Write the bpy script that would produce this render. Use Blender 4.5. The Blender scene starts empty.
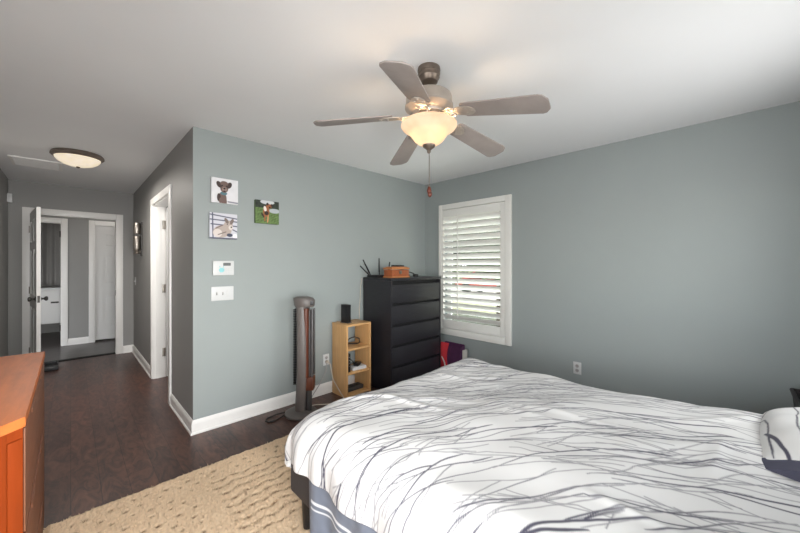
import bpy, bmesh, math, random
import numpy as np
from mathutils import Vector, Matrix
random.seed(7)
rng = np.random.default_rng(7)
C = bpy.context.scene.collection
SC = bpy.context.scene
PI = math.pi

# ------------------------------------------------------------------ camera, sky, lights, exposure
CH = 1.3423
F_PX = 334.47
YAW = 0.77751
cam_data = bpy.data.cameras.new('camera')
cam = bpy.data.objects.new('camera', cam_data)
C.objects.link(cam)
cam.location = (0, 0, CH)
cam.rotation_euler = (PI / 2, 0, -YAW)
cam_data.sensor_width = 36.0
cam_data.lens = F_PX / 800 * 36.0
cam_data.shift_y = -(266.5 - 264.85) / 800
cam_data.clip_start = 0.02
SC.camera = cam

SC.view_settings.view_transform = 'Standard'
SC.view_settings.look = 'None'
SC.view_settings.gamma = 1.0
SC.view_settings.use_curve_mapping = False
SC.view_settings.exposure = 0.36

world = bpy.data.worlds.new('sky')
SC.world = world
world.use_nodes = True
wn = world.node_tree
wn.nodes.clear()
w_out = wn.nodes.new('ShaderNodeOutputWorld')
w_bg = wn.nodes.new('ShaderNodeBackground')
w_sky = wn.nodes.new('ShaderNodeTexSky')
w_sky.sky_type = 'NISHITA'
w_sky.sun_disc = False
w_sky.sun_elevation = math.radians(50)
w_sky.sun_rotation = math.radians(200)
w_bg.inputs['Strength'].default_value = 0.5
w_hs = wn.nodes.new('ShaderNodeHueSaturation')
w_hs.inputs['Saturation'].default_value = 0.35
wn.links.new(w_sky.outputs[0], w_hs.inputs['Color'])
wn.links.new(w_hs.outputs[0], w_bg.inputs['Color'])
wn.links.new(w_bg.outputs[0], w_out.inputs['Surface'])


def area(name, loc, target, sx, sy, power, color, spread=180):
    l = bpy.data.lights.new(name, 'AREA')
    l.shape = 'RECTANGLE'
    l.size, l.size_y = sx, sy
    l.energy = power
    l.color = color
    l.spread = math.radians(spread)
    o = bpy.data.objects.new(name, l)
    C.objects.link(o)
    o.location = loc
    o.rotation_euler = (Vector(target) - Vector(loc)).to_track_quat('-Z', 'Y').to_euler()
    return o


def point(name, loc, power, color, radius):
    l = bpy.data.lights.new(name, 'POINT')
    l.energy = power
    l.color = color
    l.shadow_soft_size = radius
    o = bpy.data.objects.new(name, l)
    C.objects.link(o)
    o.location = loc
    return o


def sun(name, direction, strength, color, angle):
    l = bpy.data.lights.new(name, 'SUN')
    l.energy = strength
    l.color = color
    l.angle = angle
    o = bpy.data.objects.new(name, l)
    C.objects.link(o)
    o.rotation_euler = Vector(direction).to_track_quat('-Z', 'Y').to_euler()
    return o


XW, YP, XH, YE, XL, YS, HC = 3.479, 3.040, 0.691, 6.582, -0.571, -0.66, 2.44

sun('sun', (-0.02, -0.5, -0.85), 6.0, (1.0, 0.95, 0.86), 0.01)
# fill lights imitating daylight, set inside windows added out of view
area('added_south_fill', (0.10, YS + 0.02, 1.12), (0.6, 3.0, 0.75), 1.0, 1.3, 27, (1.0, 0.995, 0.985), 95)
area('added_west_fill', (XL + 0.02, 0.45, 1.22), (3.0, 0.95, 1.30), 1.0, 1.0, 14, (1.0, 0.995, 0.985), 105)
area('added_bed_fill', (2.2, YS + 0.02, 1.50), (2.1, 1.5, 1.75), 1.1, 0.9, 13, (1.0, 0.99, 0.975), 150)
area('added_ground_fill', (4.0, 2.28, 0.05), (3.35, 2.28, 1.7), 1.2, 0.5, 34, (1.0, 0.99, 0.97))  # added fill outside the shutter, imitating light bounced off the ground

# ------------------------------------------------------------------ helpers


def lin(r, g, b):
    def f(v):
        v /= 255.0
        return v / 12.92 if v <= 0.04045 else ((v + 0.055) / 1.055) ** 2.4
    return (f(r), f(g), f(b), 1.0)


def mat(name, col, rough=0.5, metal=0.0, var=0.0, vscale=6.0, bump=0.0, bscale=200.0, stretch=(1, 1, 1),
        emit=None, estr=0.0, trans=0.0, coat=0.0, spec=0.5, sheen=0.0):
    m = bpy.data.materials.new(name)
    m.use_nodes = True
    nt = m.node_tree
    b = nt.nodes['Principled BSDF']
    b.inputs['Base Color'].default_value = col
    b.inputs['Roughness'].default_value = rough
    b.inputs['Metallic'].default_value = metal
    b.inputs['Specular IOR Level'].default_value = spec
    if coat:
        b.inputs['Coat Weight'].default_value = coat
        b.inputs['Coat Roughness'].default_value = 0.2
    if sheen:
        b.inputs['Sheen Weight'].default_value = sheen
    if trans:
        b.inputs['Transmission Weight'].default_value = trans
    if emit:
        b.inputs['Emission Color'].default_value = emit
        b.inputs['Emission Strength'].default_value = estr
    if var or bump:
        tc = nt.nodes.new('ShaderNodeTexCoord')
        mp = nt.nodes.new('ShaderNodeMapping')
        mp.inputs['Scale'].default_value = stretch
        nt.links.new(tc.outputs['Object'], mp.inputs['Vector'])
    if var:
        n = nt.nodes.new('ShaderNodeTexNoise')
        n.inputs['Scale'].default_value = vscale
        n.inputs['Detail'].default_value = 6
        n.inputs['Roughness'].default_value = 0.6
        nt.links.new(mp.outputs[0], n.inputs['Vector'])
        r = nt.nodes.new('ShaderNodeValToRGB')
        e = r.color_ramp.elements
        e[0].position, e[1].position = 0.3, 0.7
        e[0].color = tuple(c * (1 - var) for c in col[:3]) + (1,)
        e[1].color = tuple(min(1, c * (1 + var)) for c in col[:3]) + (1,)
        nt.links.new(n.outputs['Fac'], r.inputs['Fac'])
        nt.links.new(r.outputs[0], b.inputs['Base Color'])
    if bump:
        n2 = nt.nodes.new('ShaderNodeTexNoise')
        n2.inputs['Scale'].default_value = bscale
        n2.inputs['Detail'].default_value = 3
        nt.links.new(mp.outputs[0], n2.inputs['Vector'])
        bp = nt.nodes.new('ShaderNodeBump')
        bp.inputs['Strength'].default_value = bump
        bp.inputs['Distance'].default_value = 0.002
        nt.links.new(n2.outputs['Fac'], bp.inputs['Height'])
        nt.links.new(bp.outputs[0], b.inputs['Normal'])
    return m


def attr_mat(name, rough=0.8, attr='print', sheen=0.0, bump=0.0, bscale=300, spec=0.4):
    m = bpy.data.materials.new(name)
    m.use_nodes = True
    nt = m.node_tree
    b = nt.nodes['Principled BSDF']
    b.inputs['Roughness'].default_value = rough
    b.inputs['Specular IOR Level'].default_value = spec
    b.inputs['Sheen Weight'].default_value = sheen
    a = nt.nodes.new('ShaderNodeAttribute')
    a.attribute_name = attr
    nt.links.new(a.outputs['Color'], b.inputs['Base Color'])
    if bump:
        tc = nt.nodes.new('ShaderNodeTexCoord')
        n2 = nt.nodes.new('ShaderNodeTexNoise')
        n2.inputs['Scale'].default_value = bscale
        nt.links.new(tc.outputs['Object'], n2.inputs['Vector'])
        bp = nt.nodes.new('ShaderNodeBump')
        bp.inputs['Strength'].default_value = bump
        bp.inputs['Distance'].default_value = 0.002
        nt.links.new(n2.outputs['Fac'], bp.inputs['Height'])
        nt.links.new(bp.outputs[0], b.inputs['Normal'])
    return m


class MB:
    """collects shapes into one bmesh"""

    def __init__(s):
        s.bm = bmesh.new()

    def _add(s, verts, faces, mtx=None):
        if mtx is not None:
            verts = [mtx @ Vector(v) for v in verts]
        vs = [s.bm.verts.new(v) for v in verts]
        out = []
        for f in faces:
            try:
                out.append(s.bm.faces.new([vs[i] for i in f]))
            except ValueError:
                pass
        return vs, out

    def box(s, lo, hi, bevel=0.0, mtx=None, seg=2):
        x0, y0, z0 = lo
        x1, y1, z1 = hi
        v = [(x0, y0, z0), (x1, y0, z0), (x1, y1, z0), (x0, y1, z0), (x0, y0, z1), (x1, y0, z1), (x1, y1, z1), (x0, y1, z1)]
        f = [(0, 3, 2, 1), (4, 5, 6, 7), (0, 1, 5, 4), (1, 2, 6, 5), (2, 3, 7, 6), (3, 0, 4, 7)]
        vs, fs = s._add(v, f, mtx)
        if bevel > 0:
            es = list({e for fc in fs for e in fc.edges})
            bmesh.ops.bevel(s.bm, geom=es, offset=bevel, segments=seg, affect='EDGES', profile=0.6)
        return s

    def lathe(s, prof, center=(0, 0, 0), n=32, mtx=None, closed=False):
        """prof: list of (r, z)"""
        cx, cy, cz = center
        verts, faces = [], []
        for r, z in prof:
            for k in range(n):
                a = 2 * PI * k / n
                verts.append((cx + r * math.cos(a), cy + r * math.sin(a), cz + z))
        m = len(prof)
        for i in range(m - 1):
            for k in range(n):
                k2 = (k + 1) % n
                faces.append((i * n + k, i * n + k2, (i + 1) * n + k2, (i + 1) * n + k))
        if not closed:
            if prof[0][0] > 1e-5:
                faces.append(tuple(range(n - 1, -1, -1)))
            if prof[-1][0] > 1e-5:
                faces.append(tuple((m - 1) * n + k for k in range(n)))
        vs, fs = s._add(verts, faces, mtx)
        bmesh.ops.remove_doubles(s.bm, verts=vs, dist=1e-5)
        return s

    def tube(s, path, r, n=8, mtx=None, mtx_pts=None):
        P = [(mtx_pts @ Vector(p)) if mtx_pts is not None else Vector(p) for p in path]
        verts, faces = [], []
        prev = None
        for i, p in enumerate(P):
            t = (P[min(i + 1, len(P) - 1)] - P[max(i - 1, 0)]).normalized()
            if prev is None:
                u = t.orthogonal().normalized()
            else:
                u = (prev - t * prev.dot(t)).normalized()
            prev = u
            w = t.cross(u)
            rr = r[i] if isinstance(r, (list, tuple)) else r
            for k in range(n):
                a = 2 * PI * k / n
                verts.append(p + (u * math.cos(a) + w * math.sin(a)) * rr)
        for i in range(len(P) - 1):
            for k in range(n):
                k2 = (k + 1) % n
                faces.append((i * n + k, i * n + k2, (i + 1) * n + k2, (i + 1) * n + k))
        faces.append(tuple(range(n - 1, -1, -1)))
        faces.append(tuple((len(P) - 1) * n + k for k in range(n)))
        s._add(verts, faces, mtx)
        return s

    def prism(s, pts, z0, z1, mtx=None, bevel=0.0):
        n = len(pts)
        v = [(x, y, z0) for x, y in pts] + [(x, y, z1) for x, y in pts]
        f = [tuple(range(n - 1, -1, -1)), tuple(range(n, 2 * n))]
        f += [(k, (k + 1) % n, n + (k + 1) % n, n + k) for k in range(n)]
        vs, fs = s._add(v, f, mtx)
        if bevel:
            es = list({e for fc in fs[:2] for e in fc.edges})
            bmesh.ops.bevel(s.bm, geom=es, offset=bevel, segments=2, affect='EDGES', profile=0.6)
        return s

    def loft(s, rings, mtx=None, cap=True):
        n = len(rings[0])
        v = [p for r in rings for p in r]
        f = []
        for i in range(len(rings) - 1):
            for k in range(n):
                k2 = (k + 1) % n
                f.append((i * n + k, i * n + k2, (i + 1) * n + k2, (i + 1) * n + k))
        if cap:
            f.append(tuple(range(n - 1, -1, -1)))
            f.append(tuple((len(rings) - 1) * n + k for k in range(n)))
        s._add(v, f, mtx)
        return s


def finish(o, smooth):
    if smooth:
        me = o.data
        for p in me.polygons:
            p.use_smooth = True
        try:
            me.set_sharp_from_angle(angle=math.radians(38))
        except Exception:
            pass


def obj(name, mb, material, parent=None, smooth=True):
    me = bpy.data.meshes.new(name)
    bmesh.ops.recalc_face_normals(mb.bm, faces=mb.bm.faces[:])
    mb.bm.to_mesh(me)
    mb.bm.free()
    o = bpy.data.objects.new(name, me)
    C.objects.link(o)
    me.materials.append(material)
    if parent is not None:
        o.parent = parent
    finish(o, smooth)
    return o


def np_obj(name, verts, faces, material, parent=None, color=None, smooth=True, attr='print'):
    me = bpy.data.meshes.new(name)
    verts = np.asarray(verts, dtype=np.float32)
    faces = np.asarray(faces, dtype=np.int32)
    nf, k = faces.shape
    me.vertices.add(len(verts))
    me.vertices.foreach_set('co', verts.ravel())
    me.loops.add(nf * k)
    me.loops.foreach_set('vertex_index', faces.ravel())
    me.polygons.add(nf)
    me.polygons.foreach_set('loop_start', np.arange(0, nf * k, k, dtype=np.int32))
    me.update(calc_edges=True)
    me.validate()
    if color is not None:
        ca = me.color_attributes.new(attr, 'FLOAT_COLOR', 'POINT')
        col = np.ones((len(verts), 4), dtype=np.float32)
        col[:, :3] = color
        ca.data.foreach_set('color', col.ravel())
    if smooth:
        me.polygons.foreach_set('use_smooth', np.ones(nf, dtype=bool))
    o = bpy.data.objects.new(name, me)
    C.objects.link(o)
    me.materials.append(material)
    if parent is not None:
        o.parent = parent
    return o


def grid_faces(nu, nv):
    i, j = np.meshgrid(np.arange(nu - 1), np.arange(nv - 1), indexing='ij')
    a = (i * nv + j).ravel()
    return np.stack([a, a + nv, a + nv + 1, a + 1], axis=1)


def tag(o, label, cat, group=None, kind=None):
    o['label'] = label
    o['category'] = cat
    if group:
        o['group'] = group
    if kind:
        o['kind'] = kind
    return o


def thing(name, label, cat, loc=(0, 0, 0), rotz=0.0, group=None):
    o = bpy.data.objects.new(name, None)
    C.objects.link(o)
    o.location = loc
    o.rotation_euler = (0, 0, rotz)
    o.empty_display_size = 0.05
    return tag(o, label, cat, group)


def struct(name, mb, material, parent=None, smooth=False):
    o = obj(name, mb, material, parent, smooth)
    if parent is None:
        o['kind'] = 'structure'
    return o


def sroot(name, loc=(0, 0, 0), rotz=0.0):
    o = bpy.data.objects.new(name, None)
    C.objects.link(o)
    o.location = loc
    o.rotation_euler = (0, 0, rotz)
    o['kind'] = 'structure'
    return o


def dup(root, loc, rotz=None, label=None):
    r = root.copy()
    C.objects.link(r)
    r.location = loc
    if rotz is not None:
        r.rotation_euler = (0, 0, rotz)
    if label:
        r['label'] = label
    for ch in list(root.children):
        c = ch.copy()
        C.objects.link(c)
        c.parent = r
        for g in list(ch.children):
            d = g.copy()
            C.objects.link(d)
            d.parent = c
    return r


# ------------------------------------------------------------------ materials
M = {}
M['paint'] = mat('blue_grey_wall_paint', lin(153, 160, 159), 0.55, var=0.02, vscale=1.5, bump=0.12, bscale=160, spec=0.35)
M['hall_lit_paint'] = mat('wall_paint_hall_lit', lin(150, 149, 147), 0.55, var=0.02, vscale=1.5, bump=0.12, bscale=160, spec=0.35)  # same wall paint, the hall's more neutral light put into its colour
M['ceil'] = mat('ceiling_paint', lin(236, 237, 238), 0.8, var=0.01, vscale=2, bump=0.1, bscale=120, spec=0.2)
M['trim'] = mat('white_trim_paint', lin(238, 236, 233), 0.35, var=0.01, vscale=3)
M['door'] = mat('white_door_paint', lin(214, 213, 211), 0.4, var=0.012, vscale=4)
M['white_plastic'] = mat('white_plastic', lin(208, 209, 209), 0.35, var=0.01, vscale=20)
M['shutter'] = mat('white_shutter_paint', lin(232, 231, 226), 0.35, var=0.01, vscale=6)
M['black_wood'] = mat('black_brown_veneer', lin(32, 31, 36), 0.42, var=0.35, vscale=10, stretch=(1, 1, 14), bump=0.12, bscale=60)
M['black_gap'] = mat('dark_wood_gap_shade', lin(16, 15, 17), 0.7, var=0.1, vscale=8)  # serves dark wood and the shade coloured into the chest's gaps
M['birch'] = mat('birch_veneer', lin(203, 158, 106), 0.45, var=0.1, vscale=7, stretch=(6, 6, 0.7))
M['orange_wood'] = mat('orange_cherry_wood', lin(202, 112, 56), 0.5, spec=0.25, var=0.16, vscale=5, stretch=(5, 0.8, 5), bump=0.06, bscale=60)
M['orange_end'] = mat('orange_end_panel', lin(140, 56, 14), 0.6, spec=0.2, var=0.12, vscale=6, stretch=(6, 6, 0.8))
M['brown_front'] = mat('brown_drawer_front', lin(128, 82, 58), 0.55, spec=0.25, var=0.15, vscale=6, stretch=(5, 0.8, 5))
M['raw_wood'] = mat('pale_foot_wood', lin(196, 170, 140), 0.6, var=0.1, vscale=8)
M['nickel'] = mat('brushed_nickel', lin(165, 158, 150), 0.35, metal=0.9, var=0.06, vscale=20)
M['pewter'] = mat('pewter_metal', lin(120, 108, 98), 0.38, metal=0.75, var=0.15, vscale=9, stretch=(1, 1, 5))
M['housing'] = mat('fan_housing_finish', lin(176, 166, 156), 0.4, metal=0.35, var=0.06, vscale=12)
M['blade'] = mat('weathered_oak_blade', lin(150, 141, 136), 0.5, var=0.10, vscale=9)
M['bronze'] = mat('dark_bronze', lin(128, 116, 106), 0.4, metal=0.6, var=0.1, vscale=8)
M['copper'] = mat('copper_fob', lin(92, 44, 30), 0.4, metal=0.3, var=0.2, vscale=40)
M['dark_steel'] = mat('dark_steel', lin(70, 68, 66), 0.4, metal=0.8, var=0.08, vscale=20)
M['black_plastic'] = mat('black_plastic', lin(22, 22, 24), 0.4, var=0.15, vscale=12)
M['grey_plastic'] = mat('taupe_grey_plastic', lin(98, 92, 89), 0.45, var=0.06, vscale=9)
M['dgrey_plastic'] = mat('dark_grey_plastic', lin(60, 58, 58), 0.5, var=0.08, vscale=9)
M['red_brown'] = mat('reddish_brown_trim', lin(88, 44, 28), 0.35, var=0.22, vscale=9, stretch=(6, 6, 0.8))
M['grille'] = mat('silver_grille', lin(92, 90, 90), 0.5, metal=0.4, var=0.06, vscale=30)
M['box_wood'] = mat('chestnut_box_wood', lin(150, 80, 42), 0.4, var=0.25, vscale=14, stretch=(1, 1, 5))
M['box_light'] = mat('honey_box_wood', lin(182, 118, 70), 0.4, var=0.15, vscale=14, stretch=(1, 1, 5))
M['bed_fabric'] = mat('charcoal_upholstery', lin(62, 57, 57), 0.85, var=0.08, vscale=60, bump=0.4, bscale=500)
M['mattress'] = mat('mattress_ticking', lin(190, 190, 190), 0.9, var=0.03, vscale=20)
M['duvet'] = attr_mat('branch_print_cotton', 0.85, bump=0.25, bscale=420, sheen=0.1)
M['rug'] = attr_mat('shag_wool', 0.95, bump=0.8, bscale=220, spec=0.15)
M['photo'] = attr_mat('printed_canvas', 0.6)
M['sheet'] = attr_mat('blue_grey_blanket', 0.9, bump=0.3, bscale=420, sheen=0.15)
M['navy'] = mat('navy_cotton', lin(66, 66, 82), 0.85, var=0.1, vscale=30, bump=0.2, bscale=400)
M['lcd'] = mat('lcd_grey', lin(92, 96, 96), 0.3, var=0.06, vscale=40)
M['teal'] = mat('teal_sticker', lin(140, 200, 205), 0.5, var=0.06, vscale=40)
M['mid_grey'] = mat('socket_grey', lin(168, 166, 164), 0.5, var=0.05, vscale=30)
M['cable_white'] = mat('pale_cable', lin(196, 186, 172), 0.5, var=0.05, vscale=20)
M['cable_dark'] = mat('dark_cable', lin(40, 36, 34), 0.5, var=0.1, vscale=20)
M['red_cloth'] = mat('red_cloth', lin(205, 52, 62), 0.75, var=0.15, vscale=14, bump=0.2, bscale=200)
M['purple_cloth'] = mat('purple_cloth', lin(72, 34, 70), 0.75, var=0.15, vscale=14, bump=0.2, bscale=200)
M['cream_cloth'] = mat('cream_cloth', lin(190, 186, 180), 0.8, var=0.06, vscale=14, bump=0.2, bscale=200)
M['curtain'] = mat('grey_curtain', lin(150, 148, 146), 0.8, var=0.08, vscale=8, stretch=(1, 1, 0.3))
M['tile'] = mat('dark_hall_floor', lin(88, 82, 80), 0.35, var=0.2, vscale=3, stretch=(1, 5, 1))
M['wicker'] = mat('dark_woven_basket', lin(46, 42, 42), 0.6, var=0.3, vscale=30, stretch=(1, 1, 4), bump=0.6, bscale=150)
M['leaf'] = mat('hedge_leaves', lin(84, 108, 58), 0.7, var=0.45, vscale=9)
M['bark'] = mat('tree_bark', lin(92, 76, 62), 0.9, var=0.3, vscale=12, stretch=(3, 3, 0.6))
M['lawn'] = mat('lawn', lin(146, 146, 118), 0.9, var=0.25, vscale=3)
M['asphalt'] = mat('asphalt', lin(150, 146, 140), 0.9, var=0.1, vscale=4)
M['car_red'] = mat('red_car_paint', lin(176, 40, 32), 0.25, var=0.04, vscale=3, coat=0.6)
M['tyre'] = mat('tyre_rubber', lin(28, 28, 28), 0.8, var=0.1, vscale=20)
M['car_glass'] = mat('dark_car_glass', lin(30, 36, 40), 0.1, var=0.05, vscale=3)


def glass_mat():
    m = bpy.data.materials.new('window_glass')
    m.use_nodes = True
    nt = m.node_tree
    nt.nodes.clear()
    out = nt.nodes.new('ShaderNodeOutputMaterial')
    mix = nt.nodes.new('ShaderNodeMixShader')
    tr = nt.nodes.new('ShaderNodeBsdfTransparent')
    gl = nt.nodes.new('ShaderNodeBsdfGlossy')
    gl.inputs['Roughness'].default_value = 0.03
    tr.inputs['Color'].default_value = (0.93, 0.96, 0.95, 1)
    mix.inputs[0].default_value = 0.06
    nt.links.new(tr.outputs[0], mix.inputs[1])
    nt.links.new(gl.outputs[0], mix.inputs[2])
    nt.links.new(mix.outputs[0], out.inputs['Surface'])
    return m


def lit_glass(name, base, emit_lo, emit_hi, estr, scale):
    """marbled lamp glass that lets lamplight through and glows"""
    m = bpy.data.materials.new(name)
    m.use_nodes = True
    nt = m.node_tree
    nt.nodes.clear()
    out = nt.nodes.new('ShaderNodeOutputMaterial')
    tr = nt.nodes.new('ShaderNodeBsdfTranslucent')
    df = nt.nodes.new('ShaderNodeBsdfPrincipled')
    mx = nt.nodes.new('ShaderNodeMixShader')
    em = nt.nodes.new('ShaderNodeEmission')
    ad = nt.nodes.new('ShaderNodeAddShader')
    tc = nt.nodes.new('ShaderNodeTexCoord')
    nz = nt.nodes.new('ShaderNodeTexNoise')
    rp = nt.nodes.new('ShaderNodeValToRGB')
    nz.inputs['Scale'].default_value = scale
    nz.inputs['Detail'].default_value = 5
    rp.color_ramp.elements[0].position, rp.color_ramp.elements[1].position = 0.35, 0.65
    rp.color_ramp.elements[0].color = emit_lo
    rp.color_ramp.elements[1].color = emit_hi
    nt.links.new(tc.outputs['Object'], nz.inputs['Vector'])
    nt.links.new(nz.outputs['Fac'], rp.inputs['Fac'])
    nt.links.new(rp.outputs[0], em.inputs['Color'])
    em.inputs['Strength'].default_value = estr
    tr.inputs['Color'].default_value = base
    df.inputs['Base Color'].default_value = base
    df.inputs['Roughness'].default_value = 0.25
    mx.inputs[0].default_value = 0.45
    nt.links.new(tr.outputs[0], mx.inputs[1])
    nt.links.new(df.outputs[0], mx.inputs[2])
    nt.links.new(mx.outputs[0], ad.inputs[0])
    nt.links.new(em.outputs[0], ad.inputs[1])
    nt.links.new(ad.outputs[0], out.inputs['Surface'])
    return m


M['glass'] = glass_mat()
M['fan_glass'] = lit_glass('amber_frosted_glass', (0.30, 0.26, 0.21, 1), (0.90, 0.56, 0.34, 1), (1.0, 0.72, 0.50, 1), 0.60, 9)
M['dome_glass'] = lit_glass('alabaster_glass', (0.85, 0.80, 0.72, 1), (0.85, 0.72, 0.52, 1), (1.0, 0.9, 0.75, 1), 0.42, 14)


def floor_mat():
    m = bpy.data.materials.new('dark_laminate_planks')
    m.use_nodes = True
    nt = m.node_tree
    N, L = nt.nodes, nt.links
    b = N['Principled BSDF']
    tc = N.new('ShaderNodeTexCoord')
    mp = N.new('ShaderNodeMapping')
    mp.inputs['Rotation'].default_value = (0, 0, PI / 2)
    L.new(tc.outputs['Object'], mp.inputs['Vector'])
    br = N.new('ShaderNodeTexBrick')
    br.inputs['Scale'].default_value = 1.0
    br.inputs['Brick Width'].default_value = 0.5
    br.inputs['Row Height'].default_value = 0.13
    br.inputs['Mortar Size'].default_value = 0.0012
    br.inputs['Color1'].default_value = lin(92, 66, 57)
    br.inputs['Color2'].default_value = lin(74, 55, 50)
    br.inputs['Mortar'].default_value = lin(34, 24, 23)
    L.new(mp.outputs[0], br.inputs['Vector'])
    mp2 = N.new('ShaderNodeMapping')
    mp2.inputs['Scale'].default_value = (7, 2.2, 1)
    L.new(tc.outputs['Object'], mp2.inputs['Vector'])
    nz = N.new('ShaderNodeTexNoise')
    nz.inputs['Scale'].default_value = 2.0
    nz.inputs['Detail'].default_value = 8
    nz.inputs['Roughness'].default_value = 0.65
    nz.inputs['Distortion'].default_value = 2.2
    L.new(mp2.outputs[0], nz.inputs['Vector'])
    rp = N.new('ShaderNodeValToRGB')
    rp.color_ramp.elements[0].position, rp.color_ramp.elements[1].position = 0.38, 0.66
    rp.color_ramp.elements[0].color = (0.55, 0.52, 0.55, 1)
    rp.color_ramp.elements[1].color = (1.5, 1.28, 1.15, 1)
    L.new(nz.outputs['Fac'], rp.inputs['Fac'])
    mu = N.new('ShaderNodeMixRGB')
    mu.blend_type = 'MULTIPLY'
    mu.inputs[0].default_value = 1.0
    L.new(br.outputs['Color'], mu.inputs[1])
    L.new(rp.outputs[0], mu.inputs[2])
    L.new(mu.outputs[0], b.inputs['Base Color'])
    b.inputs['Roughness'].default_value = 0.36
    b.inputs['Specular IOR Level'].default_value = 0.45
    bp = N.new('ShaderNodeBump')
    bp.inputs['Strength'].default_value = 0.15
    bp.inputs['Distance'].default_value = 0.002
    L.new(nz.outputs['Fac'], bp.inputs['Height'])
    L.new(bp.outputs[0], b.inputs['Normal'])
    return m


M['floor'] = floor_mat()

# ------------------------------------------------------------------ setting
S1 = (-0.42, 0.62, 0.45, 1.80)  # openings for windows added out of view to light the room
S2 = (-0.07, 0.97, 0.70, 1.74)
S3 = (1.62, 2.78, 1.02, 1.98)
T = 0.12
YB = 7.862            # wall of the cross hall beyond the end doorway
b = MB()
b.box((XL - T, YS - T, -0.1), (XW + T, YE + T, 0))
struct('floor', b, M['floor'])
b = MB()
b.box((-2.0, YE + T, -0.1), (2.4, 9.9, -0.002))
struct('floor_beyond', b, M['tile'])
b = MB()
b.box((XL - T, YE + 0.02, 0), (XH, YE + T, 0.008), 0.003)
struct('trim_threshold', b, M['black_gap'])
b = MB()
b.box((-2.0, YS - T, HC), (XW + T, 9.9, HC + 0.1))
struct('ceiling', b, M['ceil'])

# picture wall (with the corner), hall walls
b = MB()
b.box((XH, YP, 0), (XW + T, YP + T, HC))
struct('wall_back', b, M['paint'])
HD0, HD1, HDZ = 3.90, 4.85, 2.045     # doorway in the hall's right wall
b = MB()
b.box((XH, YP + 0.0005, 0), (XH + T, HD0, HC))
b.box((XH, HD1, 0), (XH + T, YE, HC))
b.box((XH, HD0, HDZ), (XH + T, HD1, HC))
b.box((XH - 0.0006, YP + 0.001, 0), (XH + 0.01, HD0, HC))
struct('wall_hall_right', b, M['hall_lit_paint'])
b = MB()   # closed space behind that doorway
b.box((XH + 1.1, YP + T, 0), (XH + 1.2, YE, HC))
struct('wall_side_room', b, M['hall_lit_paint'])
ED0, ED1, EDZ = -0.383, 0.497, 2.03   # end doorway
b = MB()
b.box((XL - T, YE, 0), (ED0, YE + T, HC))
b.box((ED1, YE, 0), (2.4, YE + T, HC))
b.box((ED0, YE, EDZ), (ED1, YE + T, HC))
struct('wall_hall_end', b, M['hall_lit_paint'])
b = MB()
b.box((XL - T, YS - T, 0), (XL, S2[0], HC))
b.box((XL - T, S2[1], 0), (XL, YE, HC))
b.box((XL - T, S2[0], 0), (XL, S2[1], S2[2]))
b.box((XL - T, S2[0], S2[3]), (XL, S2[1], HC))
struct('wall_left', b, M['hall_lit_paint'])
# window wall
WY0, WY1, WZ0, WZ1 = 1.83, 2.735, 0.52, 2.06
b = MB()
b.box((XW, YS - T, 0), (XW + T + 0.02, WY0, HC))
b.box((XW, WY1, 0), (XW + T + 0.02, YP + T, HC))
b.box((XW, WY0, 0), (XW + T + 0.02, WY1, WZ0))
b.box((XW, WY0, WZ1), (XW + T + 0.02, WY1, HC))
struct('wall_right', b, M['paint'])
# wall behind the camera with openings for two added windows
b = MB()
b.box((XL - T, YS - T, 0), (S1[0], YS, HC))
b.box((S1[1], YS - T, 0), (S3[0], YS, HC))
b.box((S3[1], YS - T, 0), (XW, YS, HC))
b.box((S3[0], YS - T, 0), (S3[1], YS, S3[2]))
b.box((S3[0], YS - T, S3[3]), (S3[1], YS, HC))
b.box((S1[0], YS - T, 0), (S1[1], YS, S1[2]))
b.box((S1[0], YS - T, S1[3]), (S1[1], YS, HC))
struct('wall_front', b, M['paint'])


def added_window(name, x0, x1, z0, z1, mtx):
    """added two-sash window seen from inside along +Y of its own frame"""
    r_ = sroot(name)
    r_.matrix_world = mtx
    b = MB()
    zc = (z0 + z1) / 2
    for a0, a1, c0, c1 in ((x0, x0 + .04, z0, z1), (x1 - .04, x1, z0, z1), (x0, x1, z0, z0 + .04), (x0, x1, z1 - .04, z1), (x0, x1, zc - .02, zc + .02)):
        b.box((a0, -.09, c0), (a1, -.04, c1))
    obj('window_frame', b, M['trim'], r_, False)
    b = MB()
    b.box((x0 + .04, -.07, z0 + .04), (x1 - .04, -.064, z1 - .04))
    obj('window_glass', b, M['glass'], r_, False)


added_window('added_window_2', *S1, Matrix.Translation((0, YS, 0)))  # added windows, never in view, that frame the fill lights
added_window('added_window_4', *S3, Matrix.Translation((0, YS, 0)))
added_window('added_window_3', -S2[1], -S2[0], S2[2], S2[3], Matrix.Translation((XL, 0, 0)) @ Matrix.Rotation(-PI / 2, 4, 'Z'))

# cross hall and bathroom beyond the end doorway
BD0, BD1 = -0.93, -0.105     # bathroom doorway
RD0, RD1 = 0.290, 1.052      # closed door
b = MB()
b.box((-2.0, YB, 0), (BD0, YB + T, HC))
b.box((BD1, YB, 0), (RD0, YB + T, HC))
b.box((RD1, YB, 0), (2.4, YB + T, HC))
b.box((BD0, YB, 2.05), (BD1, YB + T, HC))
b.box((RD0, YB, 2.05), (RD1, YB + T, HC))
struct('wall_beyond', b, M['hall_lit_paint'])
b = MB()
b.box((-2.0, 9.6, 0), (2.4, 9.7, HC))
struct('wall_bathroom', b, M['hall_lit_paint'])
b = MB()
b.box((-2.1, YE, 0), (-2.0, 9.7, HC))
struct('wall_beyond_left', b, M['hall_lit_paint'])
b = MB()
b.box((2.4, YE, 0), (2.5, 9.7, HC))
struct('wall_beyond_right', b, M['hall_lit_paint'])
b = MB()
b.box((0.5, YB + T, 0), (0.6, 9.6, HC))
struct('wall_bathroom_right', b, M['hall_lit_paint'])

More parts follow.
